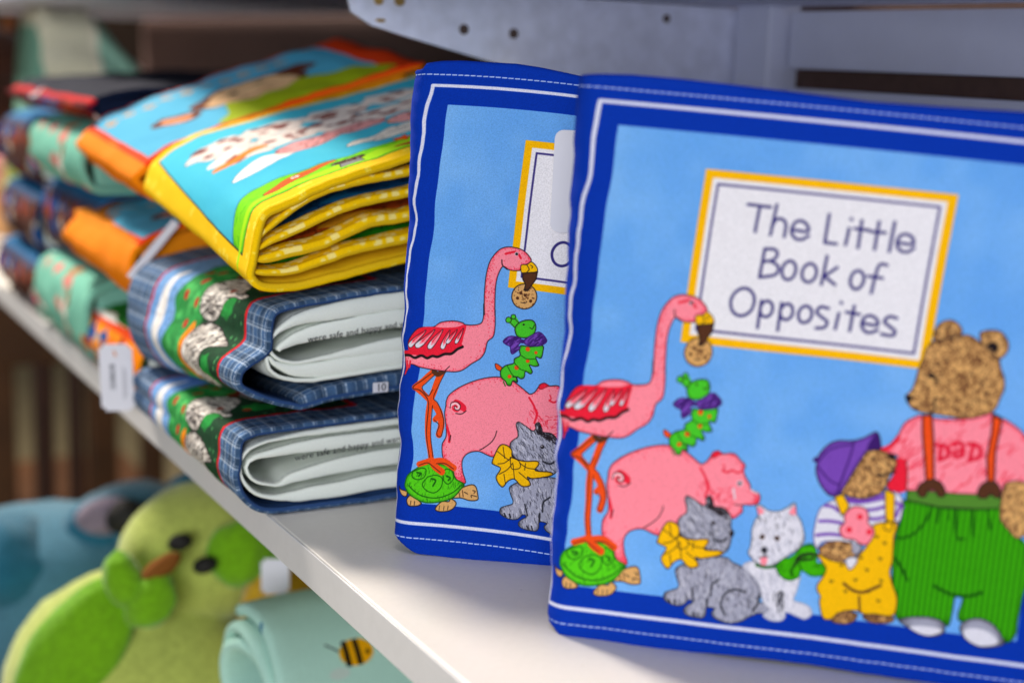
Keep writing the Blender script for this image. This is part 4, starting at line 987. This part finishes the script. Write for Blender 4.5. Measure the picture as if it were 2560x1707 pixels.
def simple_book(name,label,group,y0,y1,fz,bz,xf,xb,front_c,spine_c,inner,seed,bulge=5.,far=None,thick=4.6,page_c=None):
    """fz=(bottom,top) at the spine, bz=(bottom,top) at the back edge, in mm; far = the same at the far end"""
    def prof(fz,bz):
        zb,zt=fz; m=(zb+zt)/2; r=min((zt-zb)/2,14)
        return [(xb,bz[1])]+[(xf+(xb-xf)*k,zt+(bz[1]-zt)*k+2.5*math.sin(k*3.14)) for k in (.75,.5,.25,.1)]+[(xf+4,zt-2.4),(xf-bulge*.5,zt-r*.75),(xf-bulge,m),(xf-bulge*.5,zb+r*.75),(xf+4,zb+2.4)]+[(xf+(xb-xf)*k,zb+(bz[0]-zb)*k) for k in (.1,.5,1)]
    N=prof(fz,bz); Fp=prof(*far) if far else N
    root=empty(name,((xf+xb)/2000,y0/1000,fz[0]/1000),label,'cloth book',group)
    sheet('cover',N,y0,y1,[front_c,inner],root,Fp,90,'outer',thick,2.,arc_of(N,5),front_c,puff=.25,wob=2.2,seed=seed,flip=-1,groove=.2,ystep=8.)
    def blk(q): 
        (zb,zt),(b0,b1)=q; m=(zb+zt)/2; return [(xb-6,(b0+b1)/2,max(b1-b0-10,4)),((xf+xb)/2,(m+(b0+b1)/2)/2,max((zt-zb+b1-b0)/2-9,4)),(xf+4,m,max(zt-zb-9,4))]
    sheet('page_block',blk((fz,bz)),y0+2.5,y1-5,[page_c or cream],root,blk(far) if far else None,40,'centre',4,3.,seed=seed+1,wob=.6,puff=0,ystep=10.)
    return root
# the spine itself is plain orange
def orange_canvas(w):
    c=picture(w,330,(98,176,206),(216,76,20),5,monkey,-130); c.fill([-4,-130,w+4,-130,w+4,-5,-4,-5],(228,140,14))
    for x in range(6,int(w),7): c.stroke([x,-60,x+1,-6],.6,(206,118,10))
    return c
or_pr=printed('printed_orange_cotton',orange_canvas(148)); or_pr2=printed('printed_orange_cotton',orange_canvas(178))
or_in=cloth('orange_cotton',(222,132,16)); green_in=cloth('green_page_cotton',(24,92,34)); aqua_in=cloth('aqua_cotton',(120,178,160)); navy=cloth('navy_cotton',(16,26,50)); redc=cloth('red_cotton',(140,14,26)); brownc=cloth('brown_cotton',(70,36,22)); blue2=cloth('mid_blue_cotton',(20,84,140))
def aqua_canvas(): 
    c=Canvas(200,330,2.5,-4,-130,(132,190,172)); floral(c); return c
aq_pr=printed('printed_aqua_cotton',aqua_canvas())
def two_tone(a,b_,c_):
    c=Canvas(220,330,2.,-4,-130,a); c.fill([-4,-130,216,-130,216,-6,-4,-6],b_); c.fill([-4,-9,216,-9,216,-3,-4,-3],c_); 
    for i in range(36): blob(c,c.rs.uniform(0,200),c.rs.uniform(-64,-8),c.rs.uniform(5,11),c.rs.uniform(4,9),(c_,(190,180,170),(150,70,30),(30,90,150))[i%4],8,.25)
    return c
nv_pr=printed('printed_navy_cotton',two_tone((14,22,44),(96,18,26),(170,20,30))); db_pr=printed('printed_dark_cotton',two_tone((52,110,150),(84,52,44),(70,84,110))); gr_pr=printed('printed_green_cotton',two_tone((36,120,40),(232,146,16),(216,84,20)))
G2='cloth books stacked behind the near stack'
simple_book('cloth_book','bright orange spined cloth book lying lowest under two cyan monkey books',G2,872,1034,(2,49),(4,70),232,420,gr_pr,None,green_in,60,6.,((2,40),(4,66)))
o2=simple_book('cloth_book','orange bound cyan cloth book halfway up its stack, a white strip tag across it',G2,872,1058,(66,112),(90,150),228,425,or_pr2,None,or_in,62,7.,((74,106),(90,150)),page_c=or_in)
simple_book('cloth_book','orange bound cloth book with a monkey face on its cyan cover, topmost of its stack',G2,852,1000,(133,163),(172,224),227,410,or_pr,None,or_in,64,8.,((143,175),(186,238)),page_c=or_in)
G3='cloth books stacked at the far end'
simple_book('cloth_book','aqua cloth book with pink patterns lying lowest of the far stack',G3,1010,1190,(2,60),(4,70),232,420,aq_pr,None,aqua_in,66,7.,page_c=aqua_in)
simple_book('cloth_book','dark brown cloth book squeezed between two aqua ones',G3,1030,1200,(63,119),(70,126),240,420,db_pr,None,brownc,68,5.,page_c=navy)
simple_book('cloth_book','aqua cloth book with pink patterns lying high in the far stack, under a navy one',G3,1006,1192,(122,168),(132,186),230,420,aq_pr,None,aqua_in,70,7.,page_c=aqua_in)
simple_book('cloth_book','navy cloth book with a red spine on top of the far stack',G3,1000,1285,(172,194),(190,207),232,420,nv_pr,None,navy,72,8.,page_c=navy)
simple_book('cloth_book','dark blue cloth book flat on the shelf at the far end',G3,1215,1380,(2,48),(4,56),234,420,db_pr,None,blue2,74,6.)
simple_book('cloth_book','dark cloth book with a blue cover resting on the farthest book',G3,1220,1372,(52,104),(58,112),238,420,db_pr,None,blue2,76,6.)
simple_book('cloth_book','dark patterned cloth book topmost at the far end, brown spine',G3,1224,1368,(108,164),(114,172),238,420,db_pr,None,brownc,78,6.)

# ---- price tags
def oriented(c,right,up,w,h,t):
    r=Vector(right).normalized(); u=Vector(up); u=(u-r*u.dot(r)).normalized(); n=r.cross(u); c=Vector(c); bm=bmesh.new(); bmesh.ops.create_cube(bm,size=1)
    for v in bm.verts: v.co=c+r*v.co.x*w+u*v.co.y*h+n*v.co.z*t
    bmesh.ops.bevel(bm,geom=[e for e in bm.edges if abs((e.verts[0].co-e.verts[1].co).normalized().dot(n))>.9],offset=min(w,h)*.12,segments=3,affect='EDGES'); return bm,r,u,n
RV,UV_,BV=Vector(CAM['right']),Vector(CAM['up']),Vector(CAM['back'])
def barcode_tag(root_label,c,w,h,right,up,group=None,bars=True):
    root=empty('price_tag',c,root_label,'price tag',group)
    bm,r,u,n=oriented(c,right,up,w,h,.0005); from_bm('card',bm,tag_m,root)
    if bars:
        bm=bmesh.new(); rr=random.Random(3); z=-.16
        while z<.2:
            q=rr.uniform(.006,.02)*h; m=oriented(Vector(c)+n*.0004-r*w*.12+u*(z*h),r,u,w*.16,q,.0002)[0]; me=bpy.data.meshes.new('t'); m.to_mesh(me); bm.from_mesh(me); bpy.data.meshes.remove(me); m.free(); z+=q/h+rr.uniform(.008,.03)
        from_bm('barcode',bm,ink,root)
        bm=bmesh.new()
        for k,(o,l) in enumerate(((.2,.5),(.27,.42))):
            m=oriented(Vector(c)+n*.0004+r*w*o-u*h*.08,r,u,w*.025,h*l,.0002)[0]; me=bpy.data.meshes.new('t'); m.to_mesh(me); bm.from_mesh(me); bpy.data.meshes.remove(me); m.free()
        from_bm('printed_line',bm,tag_ink,root)
        from_bm('plastic_loop',oriented(Vector(c)+n*.0005-r*w*.02+u*h*.36,r+u*.4,u,w*.05,h*.08,.0008)[0],or_in,root)
    return root
tag_ink=plain('grey_ink',(150,150,160),.7)
barcode_tag('white price tag with a barcode hanging in front of the orange books',Vector((.2135,.8720,.0235)),.0205,.0425,RV*.98+Vector((0,.05,0)),Vector((0,.02,1)))
A_=Vector((0.2507,0.8690,0.1204)); B2=Vector((0.2218,0.8690,0.0864))
bm,_,_,_=oriented((A_+B2)/2,(B2-A_),BV.cross(B2-A_),(B2-A_).length,.0052,.0005); from_bm('price_strip',bm,tag_m,o2,label='narrow white card strip hanging from the book')

# ================================================================== SOFT TOYS AND BLANKETS
plush_n=[0]
def ball(name,c,r,mat,parent,rot=(0,0,0),noise=.05,seg=40,sc_=7.,label=None):
    bm=bmesh.new(); bmesh.ops.create_uvsphere(bm,u_segments=seg,v_segments=seg//2,radius=1); plush_n[0]+=1; sd=plush_n[0]*1.7
    M_=Matrix.Translation(Vector(c))@Matrix.Rotation(rot[2],4,'Z')@Matrix.Rotation(rot[1],4,'Y')@Matrix.Rotation(rot[0],4,'X')
    for v in bm.verts:
        k=1+noise*mnoise.noise(v.co*1.6+Vector((sd,0,0)))+noise*.3*mnoise.noise(v.co*sc_+Vector((sd,3,0))); v.co=M_@Vector((v.co.x*r[0]*k,v.co.y*r[1]*k,v.co.z*r[2]*k))
    return from_bm(name,bm,mat,parent,True,label)
def fluff(name,col): return cloth(name,col,.95,.16,260.,.7,extra=40.,sheen=.3)
lime=fluff('lime_plush',(166,178,86)); vivid=fluff('vivid_green_plush',(104,158,16)); teal=fluff('teal_plush',(66,112,134)); tealD=fluff('deep_teal_plush',(30,92,118)); yelp=fluff('yellow_plush',(206,160,30)); blk=plain('black_plush',(16,14,12),.7); brn=cloth('brown_felt',(122,74,30)); mauve=fluff('mauve_plush',(120,108,124)); minty=fluff('mint_plush',(150,196,176))
FACE=Matrix(((.873,.485,.061),(-.487,.853,.189),(.039,-.195,.980))).to_4x4()   # toys lean back and face the aisle
def pball(name,c,rx,ry,rz,mat,parent,roll=0.,noise=.05,label=None):
    """a padded part of a toy that faces the aisle; rx, rz across and up, ry in depth (metres)"""
    bm=bmesh.new(); bmesh.ops.create_uvsphere(bm,u_segments=44,v_segments=22,radius=1); plush_n[0]+=1; sd=plush_n[0]*1.7
    M_=Matrix.Translation(Vector(c))@FACE@Matrix.Rotation(roll,4,'Y')
    for v in bm.verts:
        k=1+noise*mnoise.noise(v.co*1.6+Vector((sd,0,0)))+noise*.35*mnoise.noise(v.co*6+Vector((sd,3,0))); v.co=M_@Vector((v.co.x*rx*k,v.co.y*ry*k,v.co.z*rz*k))
    return from_bm(name,bm,mat,parent,True,label)
# green chick-like toy lying back on the lower shelf
t=empty('plush_toy',(.25,.94,-.244),'pale lime plush toy with two black oval eyes, a brown beak and vivid green patches','plush toy')
pball('body',(0.2485,0.9612,-0.2334),.098,.07,.092,lime,t,.5,.05)
pball('head',(0.2914,0.9599,-0.1324),.058,.05,.052,lime,t,-.3,.04)
pball('belly_patch',(0.1966,0.9335,-0.1864),.032,.016,.062,vivid,t,.55,.08)
pball('wing',(0.2258,0.9109,-0.1252),.013,.012,.020,vivid,t,-.35,.1); pball('wing',(0.2409,0.8995,-0.1377),.016,.012,.021,vivid,t,.55,.1)
pball('ear',(0.3036,0.9041,-0.1156),.022,.014,.024,vivid,t,.2,.1)
pball('beak',(0.2478,0.9005,-0.1159),.016,.008,.0065,brn,t,-.6,.08)
for e in ((0.2637,0.9097,-0.1032),(0.2774,0.8985,-0.1178)): pball('eye',e,.0085,.006,.0058,blk,t,-.25,.02)
# blue toy
t=empty('plush_toy',(.23,1.19,-.244),'slumped teal plush animal with a dark muzzle at the left under the shelf','plush toy')
pball('body',(0.2267,1.1727,-0.2349),.130,.08,.085,teal,t,-.1,.06); pball('body_pad',(0.1923,1.1544,-0.1952),.05,.05,.045,tealD,t,.2,.1)
pball('head',(0.2934,1.1479,-0.1775),.062,.05,.045,teal,t,-.15,.06); pball('ear',(0.2550,1.1249,-0.1685),.028,.015,.03,tealD,t,.5,.1); pball('ear',(0.3145,1.0960,-0.1467),.020,.012,.036,tealD,t,.45,.1); pball('inner_ear',(0.2615,1.1143,-0.1473),.024,.01,.016,mauve,t,-.2,.1); pball('muzzle',(0.2724,1.0861,-0.1407),.017,.012,.014,blk,t,-.3,.08)
t=empty('plush_toy',(.37,1.17,-.244),'yellow plush toy peeping up behind the lime one','plush toy')
pball('body',(0.3705,1.1443,-0.2067),.045,.04,.075,yelp,t,.2,.08); pball('head',(0.3667,1.1326,-0.1644),.036,.035,.032,yelp,t,0,.08)
t=empty('plush_toy',(.35,.90,-.244),'yellow plush toy under the shelf edge behind the mint blanket','plush toy')
pball('body',(0.3474,0.8850,-0.1671),.05,.04,.062,yelp,t,.1,.08); pball('head',(0.3368,0.8851,-0.1417),.026,.03,.026,yelp,t,.3,.08); pball('leaf',(0.3356,0.8904,-0.1214),.018,.012,.012,vivid,t,0,.1)
barcode_tag('blank square price tag on the yellow toy under the shelf edge',Vector((0.3063,0.8394,-0.1096)),.0185,.0235,Vector((.873,-.487,.04)),Vector((.05,.1,1)),bars=False)
# rolled bee blanket: a spiral of fleece along x
def bee_canvas():
    c=Canvas(300,300,2.5,-20,-20,(178,212,202)); rs=c.rs
    for i in range(46):
        x,y=rs.uniform(-15,270),rs.uniform(-15,270); k=i%4
        if k<2: blob(c,x,y,rs.uniform(5,10),rs.uniform(5,9),(186,206,192),10,.1)
        else: blob(c,x,y,2.,2.,(40,104,140),8)
    def bee(x,y,s):
        blob(c,x,y,10*s,7*s,(214,164,20)); 
        for o in (-6,0.5): c.fill([x+(o-1.4)*s,y-6.6*s,x+(o+1.6)*s,y-6.9*s,x+(o+1.9)*s,y+6.7*s,x+(o-1.2)*s,y+6.6*s],(24,20,16),0)
        blob(c,x+6.5*s,y+1*s,1.2*s,1.2*s,(30,24,20)); blob(c,x-12*s,y+9*s,6*s,3*s,(190,206,200)); c.stroke([x-10*s,y-2*s,x-16*s,y-7*s],.8*s,(40,40,40))
    bee(52,74,1.15); bee(4,112,1.); bee(140,120,1.1); bee(95,200,1.1); bee(170,40,1.)
    return c
bee_pr=printed('printed_mint_fleece',bee_canvas(),.95,.12,extra=40.)
def rolled(name,label,c,r,x0,x1,mat,turns=2.6,th=.0085,start=1.1,yaw=0.):
    root=empty(name,(x0,c[0],-.244),label,'blanket'); n=150; V=[];UV=[];F=[]; xs=[0,.0012,.004]+[q for q in np.linspace(.012,x1-x0-.012,14)]+[x1-x0-.004,x1-x0]
    fa=[.25,.8,1]+[1]*14+[1,.3]; L=0; pr=None; arc=[]
    cen=[]
    for i in range(n):
        f=i/(n-1); a=start+f*turns*2*math.pi; rr=(r-th/2)-f*turns*th*1.12; cen.append((a,max(rr,.004)))
    for side in (0,1):
        for k,x in enumerate(xs):
            L=0;pr=None
            for i,(a,rr) in enumerate(cen):
                wv=.0016*mnoise.noise(Vector((math.cos(a)*1.3,math.sin(a)*1.3,x*9)))+.0008*mnoise.noise(Vector((math.cos(a)*4,math.sin(a)*4,x*40)))
                q=rr+wv+(th*.47*fa[k]*(1 if side==0 else -1)); y=c[0]+q*math.cos(a)*1.06; z=c[1]+q*math.sin(a)
                if pr is not None: L+=math.hypot(y-pr[0],z-pr[1])
                pr=(y,z); V.append((x0+x+.004*math.sin(a*1.3)*(k<4),y,z)); UV.append(((x*1000+20)/300.,(L*1000+20)/300.))
    m=len(xs)
    for side in (0,1):
        o=side*m*n
        for k in range(m-1):
            for i in range(n-1): F.append((o+k*n+i,o+k*n+i+1,o+(k+1)*n+i+1,o+(k+1)*n+i))
    for i in range(n-1):
        for k in (0,m-1): F.append((k*n+i,k*n+i+1,m*n+k*n+i+1,m*n+k*n+i))
    for k in range(m-1):
        for i in (0,n-1): F.append((k*n+i,(k+1)*n+i,m*n+(k+1)*n+i,m*n+k*n+i))
    cy,sy=math.cos(yaw),math.sin(yaw); V=[(x0+(v[0]-x0)*cy-(v[1]-c[0])*sy,c[0]+(v[0]-x0)*sy+(v[1]-c[0])*cy,v[2]) for v in V]
    mesh_obj('fleece',V,F,mat,root,UV); return root
rolled('rolled_blanket','rolled mint fleece blanket with a printed yellow and black bee, below the shelf edge',(.768,-.151),.051,.262,.47,bee_pr,yaw=.12)
# folded muslin at the far end, top of the bay
def muslin():
    c=Canvas(150,120,2.,0,0,(206,204,186)); c.rect(0,0,10,120,(124,164,148)); blob(c,50,40,14,24,(150,168,60)); c.rect(66,0,74,120,(226,222,206)); c.rect(74,0,124,120,(156,192,176)); blob(c,96,60,14,30,(126,166,152)); c.rect(124,0,134,120,(224,222,208)); c.rect(134,0,150,120,(24,84,50)); return c
mus=printed('printed_muslin',muslin(),extra=30.)
def folded(name,label,cat,x0,x1,y0,y1,z0,z1,mat):
    root=empty(name,((x0+x1)/2,y0,z0),label,cat); V=[];UV=[];F=[];n=40;m=26
    for j in range(m):
        a=math.pi*j/(m-1)-math.pi/2
        for i in range(n):
            f=i/(n-1); e=min(1,math.sqrt(max(0,1-(1-min(f,1-f)*8)**2)) if min(f,1-f)*8<1 else 1); top=(z1-z0)*(1-.30*max(0,f-.45)/.55)
            V.append((x0+(x1-x0)*f,y0+(y1-y0)*(.5-.5*math.cos(a)*(.85+.15*math.sin(j*1.9)))*1.0,z0+top*(.5+.5*math.sin(a))*(.4+.6*e)+.004*mnoise.noise(Vector((f*6,j*.3,1))))); UV.append((f,.5+.5*math.sin(a)))
    o=len(V)
    for j in range(m):
        for i in range(n): v=V[j*n+i]; V.append((v[0],y1,v[2])); UV.append(UV[j*n+i])
    for j in range(m-1):
        for i in range(n-1): F.append((j*n+i,j*n+i+1,(j+1)*n+i+1,(j+1)*n+i)); F.append((o+j*n+i,o+(j+1)*n+i,o+(j+1)*n+i+1,o+j*n+i+1))
    for j in range(m-1):
        for i in (0,n-1): F.append((j*n+i,(j+1)*n+i,o+(j+1)*n+i,o+j*n+i))
    for i in range(n-1):
        for j in (0,m-1): F.append((j*n+i,j*n+i+1,o+j*n+i+1,o+j*n+i))
    mesh_obj('cloth',V,F,mat,root,UV); return root
folded('folded_blanket','pale muslin blanket with mint stripes and a green dot behind the navy book','blanket',.305,.445,1.55,1.70,.0005,.262,mus)
G4='small plush toys at the far end'
def little(label,c,r,mat,m2,r2=.6):
    t=empty('plush_toy',(c[0],c[1],c[2]-r),label,'plush toy',G4); ball('body',c,(r,r,r*1.15),mat,t,noise=.1,seg=28); ball('head',(c[0]-r*.1,c[1]-r*.1,c[2]+r*1.35),(r*.75,r*.7,r*.65),m2,t,noise=.1,seg=24); ball('ear',(c[0]-r*.6,c[1]-r*.1,c[2]+r*1.9),(r*.25,r*.2,r*.3),mat,t,seg=16); ball('ear',(c[0]+r*.5,c[1]-r*.1,c[2]+r*1.9),(r*.25,r*.2,r*.3),mat,t,seg=16)
tan=fluff('tan_plush',(150,84,34)); pink=fluff('pink_plush',(206,130,128)); peach=fluff('peach_plush',(216,160,110)); choc=fluff('chocolate_plush',(58,32,22))
little('tan plush toy at the far left above the dark books',(0.3702,1.9456,0.1686),.040,tan,tan)
little('chocolate brown plush toy at the extreme left edge',(0.3175,1.8493,0.1295),.055,choc,choc)
little('pink and peach plush toy near the left edge',(0.2890,1.6923,0.0386),.030,peach,pink)
little('small lime plush toy between the pink one and the dark blue book',(0.2987,1.6461,0.0658),.018,lime,lime)

# ================================================================== THE SHOP BEYOND
wood=plain('brown_wood',(74,44,18),.5,.4,18.,.25); woodd=plain('dark_wood',(52,24,12),.5,.4,18.,.2)
ch=empty('wooden_chair',(.47,2.02,-.92),'brown wooden slat back chair standing beyond the shelf','chair')
def bar(name,x0,x1,y0,y1,z0,z1,m): return from_bm(name,box_bm(x0,x1,y0,y1,z0,z1,.005),m,ch)
bar('top_rail',.20,.53,2.0,2.03,-.215,-.105,wood); bar('lower_rail',.20,.60,2.0,2.03,-.47,-.43,wood)
for x0,x1,m in ((.30,.351,wood),(.377,.403,woodd),(.424,.444,woodd),(.449,.492,wood)): bar('slat',x0,x1,2.003,2.026,-.432,-.212,m)
bar('seat',.20,.60,2.03,2.42,-.50,-.47,wood)
for x,y in ((.22,2.02),(.545,2.02),(.22,2.40),(.58,2.40)): bar('leg',x-.016,x+.016,y-.016,y+.016,-.92,-.10 if y<2.1 and x<.5 else (-.30 if y<2.1 else -.5),wood)
floor_m=plain('pale_floor',(146,132,100),.5,.3,6.,.05); wall_m=plain('dim_wall',(92,72,58),.8,.2,3.,.25)
f=from_bm('floor',box_bm(-4,6,-3,7,-.96,-.92),floor_m); f['kind']='structure'
f=from_bm('wall',box_bm(-4,6,6.5,6.6,-.92,2.6),wall_m); f['kind']='structure'
